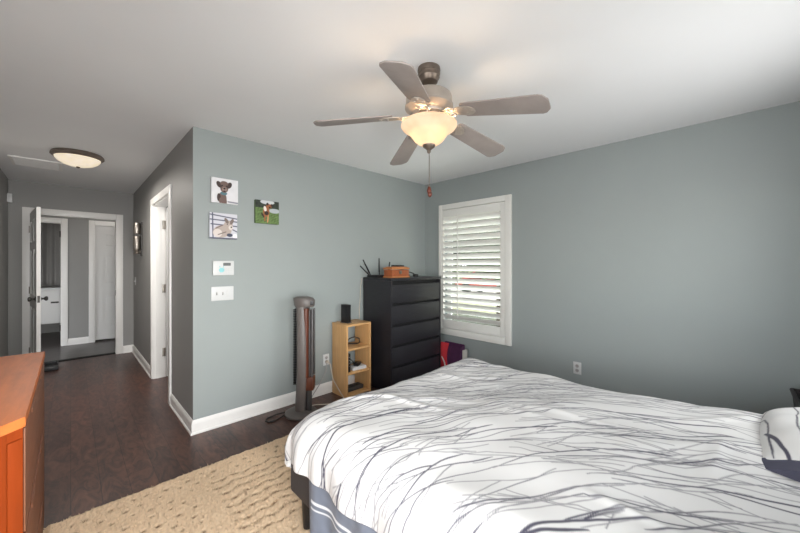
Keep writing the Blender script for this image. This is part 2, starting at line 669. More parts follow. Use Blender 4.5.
PROF = [(0, 0), (.021, 0), (.021, .012), (.014, .020), (.014, .082), (.010, .098), (.004, .110), (0, .110)]


def baseboard(name, p0, p1, nrm, k0=0, k1=0):
    """p0->p1 along the wall; nrm points into the room; k: +1 outside mitre, -1 inside mitre, 0 butt"""
    p0, p1, n = Vector(p0), Vector(p1), Vector(nrm)
    d = (p1 - p0).normalized()
    r0 = [tuple(p0 + n * a - d * a * k0) + (z,) for a, z in PROF]
    r1 = [tuple(p1 + n * a + d * a * k1) + (z,) for a, z in PROF]
    b = MB()
    b.loft([r0, r1])
    return struct(name, b, M['trim'])


baseboard('baseboard_back', (XH, YP), (XW, YP), (0, -1), 1, -1)
baseboard('baseboard_hall_right_near', (XH, YP), (XH, HD0 - 0.07), (-1, 0), 1, 0)
baseboard('baseboard_hall_right_far', (XH, HD1 + 0.07), (XH, YE), (-1, 0), 0, -1)
baseboard('baseboard_hall_end', (ED1 + 0.07, YE), (XH, YE), (0, -1), 0, -1)
baseboard('baseboard_hall_end_left', (XL, YE), (ED0 - 0.07, YE), (0, -1), -1, 0)
baseboard('baseboard_left', (XL, YS), (XL, YE), (1, 0), -1, -1)
baseboard('baseboard_right', (XW, YS), (XW, YP), (-1, 0), -1, -1)
baseboard('baseboard_front', (XL, YS), (XW, YS), (0, 1), -1, -1)
baseboard('baseboard_beyond', (BD1 + 0.07, YB), (RD0 - 0.07, YB), (0, -1), 0, 0)


def casing_y(name, x0, x1, zt, y, w=0.07, depth=0.018, side=-1, jamb=T):
    """casing on a wall of constant Y, facing side*Y, with jamb lining through the wall"""
    b = MB()
    ya, yb_ = (y - depth, y) if side < 0 else (y, y + depth)
    for lo, hi in (((x0 - w, ya, 0), (x0 + .004, yb_, zt + w)), ((x1 - .004, ya, 0), (x1 + w, yb_, zt + w)),
                   ((x0 + .004, ya, zt - .004), (x1 - .004, yb_, zt + w))):
        b.box(lo, hi, 0.005)
    if jamb:
        b.box((x0, y - .002, 0), (x0 + .014, y + jamb + .002, zt))
        b.box((x1 - .014, y - .002, 0), (x1, y + jamb + .002, zt))
        b.box((x0, y - .002, zt - .014), (x1, y + jamb + .002, zt))
    return struct(name, b, M['trim'], smooth=True)


casing_y('trim_1', ED0, ED1, EDZ, YE)
casing_y('trim_2', BD0, BD1, 2.04, YB)
casing_y('trim_3', RD0, RD1, 2.04, YB)
# casing and jamb of the doorway in the hall's right wall
b = MB()
w_, dp_ = 0.07, 0.018
for lo, hi in (((XH - dp_, HD0 - w_, 0), (XH, HD0 + .004, HDZ + w_)), ((XH - dp_, HD1 - .004, 0), (XH, HD1 + w_, HDZ + w_)),
               ((XH - dp_, HD0, HDZ - .004), (XH, HD1, HDZ + w_))):
    b.box(lo, hi, 0.005)
b.box((XH - .002, HD1 - .014, 0), (XH + T + .002, HD1, HDZ))
b.box((XH - .002, HD0, 0), (XH + T + .002, HD0 + .014, HDZ))
b.box((XH - .002, HD0, HDZ - .014), (XH + T + .002, HD1, HDZ))
b.box((XH + .03, HD1 - .022, 0), (XH + .06, HD1 - .013, HDZ - .013))
t4 = struct('trim_4', b, M['trim'], smooth=True)
for z_ in (0.30, 1.06, 1.82):
    b = MB()
    b.box((XH + .088, HD1 - .020, z_ - .05), (XH + .118, HD1 - .0135, z_ + .05), 0.001)
    b.tube([(XH + .116, HD1 - .022, z_ - .05), (XH + .116, HD1 - .022, z_ + .05)], .007)
    obj('hinge', b, M['nickel'], t4)


def panel_door(w, h, t=0.035):
    """six-panel slab; x 0..w, y -t/2..t/2, z 0..h"""
    b = MB()
    st, mid = 0.105, 0.10
    rails = [(0, 0.20), (0.80, 0.96), (1.52, 1.62), (h - 0.115, h)]
    b.box((0, -t / 2, 0), (st, t / 2, h))
    b.box((w - st, -t / 2, 0), (w, t / 2, h))
    for z0, z1 in rails:
        b.box((st, -t / 2, z0), (w - st, t / 2, z1))
    xm = w / 2
    for (a0, a1), (c0, c1) in zip(rails[:-1], rails[1:]):
        b.box((xm - mid / 2, -t / 2, a1), (xm + mid / 2, t / 2, c0))
        for x0, x1 in ((st, xm - mid / 2), (xm + mid / 2, w - st)):
            b.box((x0, -t / 2 + .011, a1), (x1, t / 2 - .011, c0))
            b.box((x0 + .035, -t / 2 + .004, a1 + .035), (x1 - .035, t / 2 - .004, c0 - .035), 0.007, seg=1)
    return b


# open door of the end doorway, hinged on its left jamb
hx, hy = ED0 + 0.015, YE - 0.012
lx, ly = -0.268, 5.75
ang = math.atan2(ly - hy, lx - hx)
DL = math.hypot(lx - hx, ly - hy)
d1 = sroot('door_1', (hx, hy, 0.01), ang)
obj('door_leaf', panel_door(DL, 2.01), M['door'], d1)
KNOB = [(.0, 0), (.031, 0), (.031, .004), (.024, .008), (.012, .012), (.011, .03), (.02, .036), (.027, .046), (.027, .056), (.02, .064), (0, .067)]
for sgn in (1, -1):
    b = MB()
    b.lathe(KNOB, n=20, mtx=Matrix.Translation((DL - .065, sgn * .0175, 0.93)) @ Matrix.Rotation(-sgn * PI / 2, 4, 'X'))
    obj('door_knob', b, M['dark_steel'], d1)
b = MB()
b.box((DL - .001, -.011, .89), (DL + .0015, .011, .97))
obj('latch_plate', b, M['dark_steel'], d1)
for z_ in (0.2, 1.0, 1.8):
    b = MB()
    b.tube([(0.0, .02, z_ - .045), (0.0, .02, z_ + .045)], .008)
    b.tube([(0.0, -.02, z_ - .045), (0.0, -.02, z_ + .045)], .008)
    b.box((-.006, -.02, z_ - .045), (.03, -.017, z_ + .045))
    obj('hinge', b, M['nickel'], d1)
# white door swung open into the side room
d3 = sroot('door_3', (XH + T + .004, HD1 - .034, 0.012), 0.02)
obj('door_leaf', panel_door(.88, 2.015), M['door'], d3)
# closed door in the cross hall
d2 = sroot('door_2', (RD0 + .015, YB + .04, 0.03))
obj('door_leaf', panel_door(RD1 - RD0 - .03, 2.0), M['door'], d2)
b = MB()
b.lathe(KNOB, n=20, mtx=Matrix.Translation((RD1 - RD0 - .09, -.0175, .92)) @ Matrix.Rotation(PI / 2, 4, 'X'))
obj('door_knob', b, M['dark_steel'], d2)
# strike plate on the end doorway's right jamb
b = MB()
b.box((ED1 - .017, YE + .02, .88), (ED1 - .0135, YE + .05, .96), 0.001)
obj('strike_plate', b, M['dark_steel'], bpy.data.objects['trim_1'])
# hinges on the bathroom door jamb
for z_ in (0.3, 1.85):
    b = MB()
    b.tube([(BD1 - .02, YB - .004, z_ - .05), (BD1 - .02, YB - .004, z_ + .05)], .008)
    obj('hinge', b, M['dark_steel'], bpy.data.objects['trim_2'])

point('added_side_room_fill', (1.35, 3.75, 1.9), 16, (1.0, 0.98, 0.96), 0.15)  # added unseen light that brightens the side doorway's jamb
point('added_cross_hall_fill', (0.6, 7.2, 2.25), 3.0, (1.0, 0.93, 0.85), 0.12)  # added light without a fitting, brightens the cross hall
point('added_bathroom_fill', (-0.4, 9.1, 2.2), 3.2, (1.0, 0.95, 0.88), 0.12)  # unseen light added to lift the bathroom glimpse

# ------------------------------------------------------------------ window with sashes and the outdoors
w1 = sroot('window_1')
xs = XW + 0.10
b = MB()
for y0, y1, z0, z1 in ((WY0, WY0 + .035, WZ0, WZ1), (WY1 - .035, WY1, WZ0, WZ1), (WY0, WY1, WZ0, WZ0 + .04), (WY0, WY1, WZ1 - .035, WZ1)):
    b.box((xs, y0, z0), (xs + .04, y1, z1))
obj('window_frame', b, M['trim'], w1, False)
zm = 1.285
for nm, z0, z1, xo in (('upper_sash', zm - .015, WZ1 - .035, .02), ('lower_sash', WZ0 + .04, zm + .02, 0.0)):
    b = MB()
    y0, y1 = WY0 + .035, WY1 - .035
    for a0, a1, c0, c1 in ((y0, y0 + .035, z0, z1), (y1 - .035, y1, z0, z1), (y0, y1, z0, z0 + .04), (y0, y1, z1 - .035, z1)):
        b.box((xs + xo - .01, a0, c0), (xs + xo + .012, a1, c1))
    sh = obj(nm, b, M['trim'], w1, False)
    b = MB()
    b.box((xs + xo, y0 + .03, z0 + .03), (xs + xo + .004, y1 - .03, z1 - .03))
    obj('glass_pane', b, M['glass'], sh, False)

sh = thing('plantation_shutter', 'white plantation shutter with tilted louvers over the window', 'shutter', (XW, 2.27, 0.445))
SO = Vector((XW, 2.27, 0.445))


def rel(*p):
    return tuple(Vector(p) - SO)


FY0, FY1, FZ0, FZ1 = 1.766, 2.782, 0.445, 2.122
LY0, LY1, LZ0, LZ1 = 1.900, 2.712, 0.635, 1.955
b = MB()
for y0, y1, z0, z1 in ((FY0, WY0 + .008, FZ0, FZ1), (WY1 - .006, FY1, FZ0, FZ1), (WY0 + .008, WY1 - .006, FZ0, WZ0 + .004), (WY0 + .008, WY1 - .006, WZ1 - .004, FZ1)):
    b.box(rel(XW - .028, y0, z0), rel(XW - .0005, y1, z1), 0.004)
    b.box(rel(XW - .0005, max(y0, WY0 + .0005), max(z0, WZ0 + .0005)), rel(XW + .02, min(y1, WY1 - .0005), min(z1, WZ1 - .0005)))
obj('outer_frame', b, M['shutter'], sh)
b = MB()
py0, py1, pz0, pz1 = WY0 + .011, WY1 - .009, WZ0 + .010, WZ1 - .008
px0, px1 = XW - .020, XW + .012
for y0, y1, z0, z1 in ((py0, LY0, pz0, pz1), (LY1, py1, pz0, pz1), (LY0, LY1, pz0, LZ0), (LY0, LY1, LZ1, pz1)):
    b.box(rel(px0, y0, z0), rel(px1, y1, z1), 0.002)
obj('panel_frame', b, M['shutter'], sh)
nl = 17
pitch = (LZ1 - LZ0) / nl
for k in range(nl):
    zc = LZ0 + pitch * (k + .5)
    b = MB()
    ring0, ring1 = [], []
    for q in range(16):
        a = 2 * PI * q / 16
        u, v = .043 * math.cos(a), .0055 * math.sin(a)
        th = math.radians(48)
        # room edge up, outer edge down
        dx = u * math.cos(th) + v * math.sin(th)
        dz = -u * math.sin(th) + v * math.cos(th)
        ring0.append(rel(XW - .002 + dx, LY0 + .002, zc + dz))
        ring1.append(rel(XW - .002 + dx, LY1 - .002, zc + dz))
    b.loft([ring0, ring1])
    obj('louver', b, M['shutter'], sh)
b = MB()
ty = 2.47
b.box(rel(XW - .046, ty - .006, LZ0 + .05), rel(XW - .036, ty + .006, LZ1 + .01), 0.002)
obj('tilt_rod', b, M['shutter'], sh)

b = MB()
b.box((XW + T + .3, -40, -0.55), (90, 70, -0.45))
struct('ground_lawn', b, M['lawn'])
b = MB()
b.box((15.0, -40, -0.46), (21.5, 70, -0.44))
struct('road', b, M['asphalt'])


def foliage(n, rad, ctr, size):
    P = rng.normal(size=(n, 3))
    P /= np.linalg.norm(P, axis=1)[:, None]
    P *= (rng.uniform(0.55, 1.0, n) ** 0.5)[:, None]
    P = P * np.array(rad) + np.array(ctr)
    a = rng.normal(size=(n, 3))
    a /= np.linalg.norm(a, axis=1)[:, None]
    c_ = np.cross(a, rng.normal(size=(n, 3)))
    c_ /= np.linalg.norm(c_, axis=1)[:, None]
    s_ = size * rng.uniform(.6, 1.3, n)[:, None]
    V = np.stack([P - a * s_, P + c_ * s_ * .5, P + a * s_, P - c_ * s_ * .5], 1).reshape(-1, 3)
    Fc = np.arange(4 * n).reshape(n, 4)
    return V, Fc


def tree(x, y, h, r, label):
    t = thing('tree', label, 'tree', (x, y, -0.45), 0, 'trees outside the window')
    b = MB()
    b.tube([(0, 0, 0), (.05, .02, h * .3), (0, .06, h * .6), (.02, 0, h * .85)], [.16, .13, .1, .04], 10)
    obj('trunk', b, M['bark'], t)
    V, Fc = foliage(5200, (r, r, h * .40), (0, 0, h * .60), .24)
    np_obj('crown', V, Fc, M['leaf'], t, smooth=False)


TL = 'leafy green tree glimpsed between the shutter louvers'
for x, y, h, r in ((9.0, 4.9, 6.5, 1.45), (9.6, 8.1, 6.0, 1.45), (27, 11.0, 8, 2.6), (27, 17.0, 8, 2.6), (27, 23, 8, 2.6)):
    tree(x, y, h, r, TL)
hd = thing('hedge', 'long dark green hedge across the street outside', 'hedge', (24.0, 15.0, -0.45))
V, Fc = foliage(6000, (.9, 13, 1.9), (0, 0, 1.1), .26)
np_obj('foliage', V, Fc, M['leaf'], hd, smooth=False)
# parked red car across the street
cr = thing('car', 'red car parked outside, glimpsed between the lower louvers', 'car', (18.2, 10.5, -0.44), PI / 2)
b = MB()
side = [(-2.1, .35), (-2.1, .75), (-1.9, .85), (-1.15, .92), (-.6, 1.38), (.75, 1.4), (1.45, .95), (2.05, .88), (2.15, .7), (2.15, .35)]
mx = Matrix.Rotation(PI / 2, 4, 'X')
b.prism(side, -.85, .85, mx, 0.06)
obj('body', b, M['car_red'], cr)
b = MB()
b.prism([(-1.0, .95), (-.55, 1.33), (.7, 1.34), (1.25, .96)], -.862, .862, mx)
obj('side_windows', b, M['car_glass'], cr)
for x_ in (-1.35, 1.35):
    for y_ in (-.78, .78):
        b = MB()
        b.lathe([(0, -.1), (.32, -.1), (.34, -.06), (.34, .06), (.32, .1), (0, .1)], n=24, mtx=Matrix.Translation((x_, y_, .34)) @ Matrix.Rotation(PI / 2, 4, 'X'))
        obj('wheel', b, M['tyre'], cr)

# ------------------------------------------------------------------ rug
RX0, RX1, RY0, RY1 = -0.098, 2.30, 0.85, 2.478
step = 0.009
nu, nv = int((RX1 - RX0) / step), int((RY1 - RY0) / step)
U, V_ = np.meshgrid(np.linspace(RX0, RX1, nu), np.linspace(RY0, RY1, nv), indexing='ij')


def sines(U, V, n, fmin, fmax, seed):
    r = np.random.default_rng(seed)
    out = np.zeros_like(U)
    for _ in range(n):
        a = r.uniform(0, 2 * PI)
        f = r.uniform(fmin, fmax) * 2 * PI
        out += np.sin((U * math.cos(a) + V * math.sin(a)) * f + r.uniform(0, 2 * PI))
    return out / math.sqrt(n)


def rug_pattern(U, V):
    """1 where the darker carved dots and wavy rows are"""
    d = np.zeros_like(U)
    # rows of dots in the left part
    gx, gy = 0.085, 0.075
    row = np.floor((V - RY0) / gy)
    uu = (U - RX0 + (row % 2) * gx * .5) / gx
    fu = (uu - np.round(uu)) * gx
    fv = ((V - RY0) / gy - row - .5) * gy
    cell = np.round(uu)
    j1 = np.sin(cell * 12.99 + row * 78.2) * 43758.5
    j2 = np.sin(cell * 39.3 + row * 11.1) * 24634.6
    j1, j2 = j1 - np.floor(j1), j2 - np.floor(j2)
    fu = fu + (j1 - .5) * .045
    fv = fv + (j2 - .5) * .040
    dots = np.clip(1.6 - np.hypot(fu, fv * 1.2) / (0.0065 + .005 * j2), 0, 1)
    left = (U < 0.52) | (V < 1.62) | (V > 2.30)
    patch = (U > 0.60) & (U < 1.55) & (V > 1.66) & (V < 2.26)
    d = np.where(left & ~patch & (V < 2.40) & (U > 0.0), dots, d)
    # wavy carved rows
    ph = V + 0.008 * np.sin(U * 50) + .006 * np.sin(U * 23 + V * 9)
    rows = ph / 0.070
    fr = np.abs(rows - np.round(rows)) * 0.070
    wav = np.clip(1.7 - fr / 0.007, 0, 1) * (0.65 + .35 * np.sin(U * 90 + np.round(rows) * 2.1))
    d = np.where(patch, np.maximum(wav, 0), d)
    return np.clip(d, 0, 1)


pat = rug_pattern(U, V_)
big = sines(U, V_, 8, .8, 3, 3)
fine = sines(U, V_, 14, 25, 55, 4)
edge = np.minimum(np.minimum(U - RX0, RX1 - U), np.minimum(V_ - RY0, RY1 - V_))
hgt = 0.020 * np.clip(edge / 0.02, 0, 1) ** .6 + 0.002 * fine * np.clip(edge / .02, 0, 1) - .006 * pat * np.clip(edge / .02, 0, 1)
hgt = np.maximum(hgt, 0.0005)
rug_c = np.array(lin(232, 205, 173)[:3])
rug_d = np.array(lin(136, 110, 86)[:3])
wob = 0.006 * sines(U, V_, 6, 3, 14, 5)
eu = np.where((U - RX0 < .03) | (RX1 - U < .03), wob, 0)
ev = np.where((V_ - RY0 < .03) | (RY1 - V_ < .03), wob, 0)
col = rug_c[None, None] * (1 + .05 * big + .06 * fine)[..., None]
col = col * (1 - pat[..., None]) + rug_d[None, None] * pat[..., None]
rug = np_obj('area_rug', np.stack([U + eu, V_ + ev, hgt], -1).reshape(-1, 3), grid_faces(nu, nv), M['rug'], None, np.clip(col, 0, 1).reshape(-1, 3))
tag(rug, 'beige shag rug with carved dots and wavy rows on the dark floor', 'rug')
# wool tufts
sp = 0.0115
tu, tv = np.meshgrid(np.arange(RX0 + .004, RX1 - .004, sp), np.arange(RY0 + .004, RY1 - .004, sp), indexing='ij')
tu = (tu + rng.uniform(-.5, .5, tu.shape) * sp).ravel()
tv = (tv + rng.uniform(-.5, .5, tv.shape) * sp).ravel()
tp = rug_pattern(tu, tv)
keep = (rng.uniform(size=len(tu)) > tp * .85) & ~((tu > .95) & (tv < 1.45))
tu, tv, tp = tu[keep], tv[keep], tp[keep]
nt_ = len(tu)
ra = rng.uniform(0, 2 * PI, nt_)
rb = .0062 * rng.uniform(.7, 1.3, nt_)
hh = rng.uniform(.020, .034, nt_)
ed_ = np.minimum(np.minimum(tu - RX0, RX1 - tu), np.minimum(tv - RY0, RY1 - tv))
hh = .012 + (hh - .012) * np.clip(ed_ / .03, .15, 1)
base = np.stack([tu, tv, np.full(nt_, .008)], 1)
vv = []
for k in range(3):
    vv.append(base + np.stack([rb * np.cos(ra + k * 2.094), rb * np.sin(ra + k * 2.094), np.zeros(nt_)], 1))
lean = rng.normal(0, .007, (nt_, 2)) * np.clip(ed_ / .03, .3, 1)[:, None]
apex = base + np.stack([lean[:, 0], lean[:, 1], hh - .008], 1)
VV = np.stack(vv + [apex], 1).reshape(-1, 3)
ix = np.arange(nt_)[:, None] * 4
FF = np.concatenate([ix + np.array([[0, 1, 3]]), ix + np.array([[1, 2, 3]]), ix + np.array([[2, 0, 3]])], 0)
tc_ = rug_c[None] * rng.uniform(.86, 1.1, nt_)[:, None] * (1 - .3 * tp)[:, None]
tc4 = np.repeat(np.clip(tc_, 0, 1), 4, axis=0)
pl = np_obj('pile', VV, FF, M['rug'], rug, tc4, smooth=False)
pl['kind'] = 'stuff'

# ------------------------------------------------------------------ bed
BX0, BX1, BY0, BY1 = 0.80, 2.36, -0.53, 1.615
bed = thing('bed', 'low charcoal upholstered bed frame on short black legs', 'bed', (BX0, BY1, 0))
BO = Vector((BX0, BY1, 0))


def br_(*p):
    return tuple(Vector(p) - BO)


b = MB()
b.box(br_(BX0, BY0, .19), br_(BX0 + .05, BY1, .40), .012)
b.box(br_(BX1 - .05, BY0, .19), br_(BX1, BY1, .40), .012)
b.box(br_(BX0 + .002, BY1 - .05, .19), br_(BX1 - .002, BY1, .40), .012)
b.box(br_(BX0 + .04, BY0, .24), br_(BX1 - .04, BY1 - .04, .30))
obj('frame', b, M['bed_fabric'], bed)
for x_, y_, z0 in ((BX0 + .05, BY1 - .09, .026), (BX1 - .05, BY1 - .09, .004), (BX0 + .05, BY0 + .1, 0.001), (BX1 - .05, BY0 + .1, 0.001)):
    b = MB()
    b.lathe([(.022, z0), (.032, .2)], br_(x_, y_, 0), 16)
    obj('leg', b, M['black_plastic'], bed)
b = MB()
b.box(br_(BX0 - .02, BY0 - .07, .15), br_(BX1 + .02, BY0, .92), .025)
obj('headboard', b, M['bed_fabric'], bed)
b = MB()
b.box(br_(BX0 + .05, BY0 + .01, .302), br_(BX1 - .05, BY1 - .06, .50), .05, seg=4)
obj('mattress', b, M['mattress'], bed)

# branch print -----------------------------------------------------
def branch_strokes(n, lo, hi, seed, center, wscale=1.0, curve=1.0):
    """points (x, y, width) of wandering, forking branches over the cloth"""
    r = np.random.default_rng(seed)
    pts = []

    def run(x, y, ang_off, length, w, depth, sgn):
        ds = 0.0025
        nst = int(length / ds)
        wander, bias = 0.0, r.normal(0, .05)
        forks = sorted(r.uniform(.15, .85, r.integers(0, 4) if depth == 0 else r.integers(0, 2)) * nst)
        w0 = w
        kink = 0.0
        for i in range(nst):
            rx, ry = x - center[0], y - center[1]
            base_a = math.atan2(rx, -ry) if curve else 0.0      # tangent of the circle about the centre
            wander += r.normal(0, .020) - wander * .012
            if r.uniform() < .012:
                kink = r.normal(0, .22)
            kink *= .97
            a = base_a + (0 if sgn > 0 else PI) + ang_off + wander + bias + kink
            x += math.cos(a) * ds
            y += math.sin(a) * ds
            f = i / nst
            ww = w0 * (1 - .75 * f) * min(1, (f + .05) * 8)
            pts.append((x, y, max(ww, .0016)))
            ang_off *= .9985
            while forks and i >= forks[0]:
                forks.pop(0)
                if depth < 2:
                    run(x, y, ang_off + r.choice([-1, 1]) * r.uniform(.18, .45), length * r.uniform(.25, .5), ww * .7, depth + 1, sgn)

    ng = int(math.ceil(math.sqrt(n)))
    for q in range(n):
        # one start per cell of a jittered lattice keeps the print even
        x = lo[0] + (hi[0] - lo[0]) * ((q % ng) + r.uniform()) / ng
        y = lo[1] + (hi[1] - lo[1]) * ((q // ng) + r.uniform()) / math.ceil(n / ng)
        w = r.choice([.0038, .005, .0065, .009, .013], p=[.26, .32, .24, .13, .05]) * wscale * 1.05
        run(x, y, r.normal(0, .12), r.uniform(.35, 1.05), w, 0, 1 if r.uniform() < .6 else -1)
    return np.array(pts)


def splat(pts, x0, y0, h, nu, nv):
    out = np.zeros((nu, nv))
    iu = np.round((pts[:, 0] - x0) / h).astype(int)
    iv = np.round((pts[:, 1] - y0) / h).astype(int)
    for du in range(-3, 4):
        for dv in range(-3, 4):
            a, c_ = iu + du, iv + dv
            ok = (a >= 0) & (a < nu) & (c_ >= 0) & (c_ < nv)
            a_, c2, p = a[ok], c_[ok], pts[ok]
            dist = np.hypot(a_ * h + x0 - p[:, 0], c2 * h + y0 - p[:, 1])
            val = np.clip((np.maximum(p[:, 2], h * 1.0) / 2 + h * .65 - dist) / h, 0, 1) * np.clip(p[:, 2] / (h * 1.0), .7, 1)
            np.maximum.at(out, (a_, c2), val)
    return out


cloth_white = np.array(lin(206, 205, 204)[:3])
cloth_ink = np.array(lin(62, 60, 76)[:3])

# duvet --------------------------------------------------------------
h = 0.0037
OL, OR, OF = 0.17, 0.40, 0.41       # overhangs: left, right, foot
CX0, CX1, CY0, CY1 = BX0 - .03, BX1 + .03, -0.44, BY1 + .03
s = np.arange(CX0 - OL, CX1 + OR, h)
t = np.arange(CY0, CY1 + OF, h)
nu, nv = len(s), len(t)
S_, T_ = np.meshgrid(s, t, indexing='ij')
R = 0.15
ix0, ix1, iy1 = CX0 + R, CX1 - R, CY1 - R
ex = np.where(S_ < ix0, S_ - ix0, np.where(S_ > ix1, S_ - ix1, 0.0))
ey = np.where(T_ > iy1, T_ - iy1, 0.0)
e = (np.abs(ex) ** 4 + ey ** 4) ** .25 + 1e-9
ehyp = np.hypot(ex, ey) + 1e-9
# the cloth rolls over the rounded edge, then hangs
Rz = 0.13
qq = np.clip(e / R, 0, PI / 2)
outw = np.minimum(R * np.sin(qq) * 1.0, R)
drop = np.where(e < R * PI / 2, Rz * (1 - np.cos(qq)), Rz + (e - R * PI / 2))
hang = np.clip((e - R * 0.9) / 0.15, 0, 1)
dirx, diry = ex / ehyp, ey / ehyp
ang_ = np.arctan2(diry, np.abs(dirx))
along = np.where(np.abs(dirx) > diry, T_, S_)
fold = 0.5 * np.sin(along * 31 + 1.5 * np.sin(along * 9)) + .5 * np.sin(along * 17 + 2)
corner = np.exp(-((ang_ - PI / 4) / .33) ** 2) * (ex != 0) * (ey != 0)
flare = hang * (0.012 + .016 * fold + .035 * corner * np.sin(ang_ * 11))
outw = outw + flare
X = np.clip(S_, ix0, ix1) + dirx * outw
Y = np.clip(T_, CY0, iy1) + diry * outw
top = 0.590 + .058 * np.clip((1.35 - T_) / 1.3, 0, 1) - .018 * np.clip((S_ - 1.6) / .7, 0, 1) * np.clip((1.2 - T_) / .6, 0, 1)
top = top + np.clip((T_ - .9) / .5, 0, 1) * (.022 * np.exp(-((S_ - 1.08) / .3) ** 2) - .022 * np.exp(-((S_ - 1.75) / .32) ** 2))
puff = .010 * sines(S_, T_, 7, .5, 1.5, 11) + .006 * sines(S_, T_, 9, 1.6, 3.6, 12)
# long soft creases
cre = np.zeros_like(S_)
rr_ = np.random.default_rng(5)
for _ in range(26):
    cx, cy = rr_.uniform(CX0, CX1), rr_.uniform(CY0, CY1)
    a = math.atan2(cx - .4, -(cy + .3)) + rr_.normal(0, .5)
    du = (S_ - cx) * math.cos(a) + (T_ - cy) * math.sin(a)
    dv = -(S_ - cx) * math.sin(a) + (T_ - cy) * math.cos(a) + .15 * du ** 2 * rr_.normal()
    cre += rr_.uniform(.005, .012) * np.exp(-(dv / rr_.uniform(.016, .035)) ** 2 - (du / rr_.uniform(.10, .3)) ** 2)
flat = 1 - .75 * hang
Z = top + (puff + cre) * flat - drop
# roll at the pillow end
k_ = np.clip((CY0 + .10 - T_) / .10, 0, 1)
Z -= .035 * k_ ** 2
Z = np.maximum(Z, 0.055)
lo = (CX0 - OL, CY0)
hi = (CX1 + OR, CY1 + OF)
pts = branch_strokes(290, lo, hi, 21, (0.35, -0.45))
ink = splat(pts, s[0], t[0], h, nu, nv)
ccol = cloth_white[None, None] * (1 - ink[..., None]) + cloth_ink[None, None] * ink[..., None]
duv = np_obj('duvet', np.stack([X, Y, Z], -1).reshape(-1, 3), grid_faces(nu, nv), M['duvet'], None, ccol.reshape(-1, 3))
so = duv.modifiers.new('thickness', 'SOLIDIFY')
so.thickness = 0.012
so.offset = -1 if True else 0
tag(duv, 'white duvet printed with dark winter branches spread over the bed', 'duvet')

# blue-grey blanket hanging below the duvet on the near side
yy = np.linspace(1.40, -0.45, 220)
zz = np.linspace(0.175, 0.50, 60)
YY, ZZ = np.meshgrid(yy, zz, indexing='ij')
low = np.clip((0.50 - ZZ) / .33, 0, 1)
xx = BX0 - .016 - .010 * low - (.013 * low) * (np.sin(YY * 34) + .7 * np.sin(YY * 19 + 1)) - .012 * low
YY2 = YY + .05 * low * np.clip((YY - .9) / .5, 0, 1)*-1.0
bc = np.array(lin(98, 104, 117)[:3])
wl = np.array(lin(205, 207, 210)[:3])
dk = np.array(lin(78, 82, 96)[:3])
stripe = ((np.abs(ZZ - .275) < .004) | (np.abs(ZZ - .300) < .004))
bcol = np.where(stripe[..., None], wl, bc[None, None] * (1 + .07 * sines(YY, ZZ, 8, 4, 22, 9))[..., None])
bcol = np.where((YY > 1.365)[..., None], dk, bcol)
bl = np_obj('blanket', np.stack([xx, YY2, ZZ], -1).reshape(-1, 3), grid_faces(220, 60), M['sheet'], None, np.clip(bcol, 0, 1).reshape(-1, 3))
so = bl.modifiers.new('thickness', 'SOLIDIFY')
so.thickness = 0.006
tag(bl, 'blue-grey blanket with a double white stripe hanging below the duvet', 'blanket')

# pillow -------------------------------------------------------------
PW, PD = 0.66, 0.46
pil = thing('pillow', 'branch-print pillow with a navy open end at the head of the bed', 'pillow', (2.05, -0.285, 0.605), -0.04)
n1, n2 = 240, 170
a_, c_ = np.meshgrid(np.linspace(-1, 1, n1), np.linspace(-1, 1, n2), indexing='ij')
hx_ = np.clip(1 - np.abs(a_) ** 3.2, 0, 1) ** .5 * np.clip(1 - np.abs(c_) ** 2.6, 0, 1) ** .55
wr = .006 * sines(a_, c_, 8, .8, 2.4, 31)
ppts = branch_strokes(34, (-.4, -.28), (.4, .28), 77, (0, 0), 1.0, 0)
pin = splat(ppts, -PW / 2, -PD / 2, PW / (n1 - 1), n1, n2)
pc = cloth_white[None, None] * (1 - pin[..., None]) + cloth_ink[None, None] * pin[..., None]
xx_, yy_ = a_ * PW / 2 * (1 - .05 * c_ ** 2), c_ * PD / 2 * (1 - .06 * a_ ** 2)
topv = np.stack([xx_, yy_, .025 + .115 * hx_ + wr * hx_], -1).reshape(-1, 3)
botv = np.stack([xx_, yy_, .025 - .022 * hx_], -1).reshape(-1, 3)
gf = grid_faces(n1, n2)
pv = np.concatenate([topv, botv])
pf = np.concatenate([gf, gf[:, ::-1] + n1 * n2])
po = np_obj('pillow_case', pv, pf, M['duvet'], pil, np.concatenate([pc.reshape(-1, 3)] * 2))
b = MB()
rngs = []
for k in range(24):
    c0 = -1 + 2 * k / 23
    zt = .028 + .05 * (1 - abs(c0) ** 2.4)
    x0 = -PW / 2 * (1 - .05 * c0 * c0)
    y0 = c0 * PD / 2 * .95
    rngs.append([(x0 - .035, y0, .018), (x0 + .035, y0, .018), (x0 + .035, y0, zt + .012), (x0 - .035, y0, zt)])
b.loft(rngs)
obj('navy_hem', b, M['navy'], pil)

# woven basket beside the wall at the far side of the bed
bk = thing('basket', 'dark tapered woven basket standing between the bed and the wall', 'basket', (3.08, -0.403, 0))
b = MB()
r0 = [(x * .13, y * .13, 0.0) for x, y in ((-1, -1), (1, -1), (1, 1), (-1, 1))]
r1 = [(x * .20, y * .17, 0.54) for x, y in ((-1, -1), (1, -1), (1, 1), (-1, 1))]
r2 = [(x * .185, y * .155, 0.54) for x, y in ((-1, -1), (1, -1), (1, 1), (-1, 1))]
r3 = [(x * .12, y * .12, 0.03) for x, y in ((-1, -1), (1, -1), (1, 1), (-1, 1))]
b.loft([r0, r1, r2, r3])
obj('body', b, M['wicker'], bk)
b = MB()
b.tube([(-.20, -.17, .545), (.20, -.17, .545), (.20, .17, .545), (-.20, .17, .545), (-.20, -.17, .545)], .012)
obj('rim', b, M['wicker'], bk)

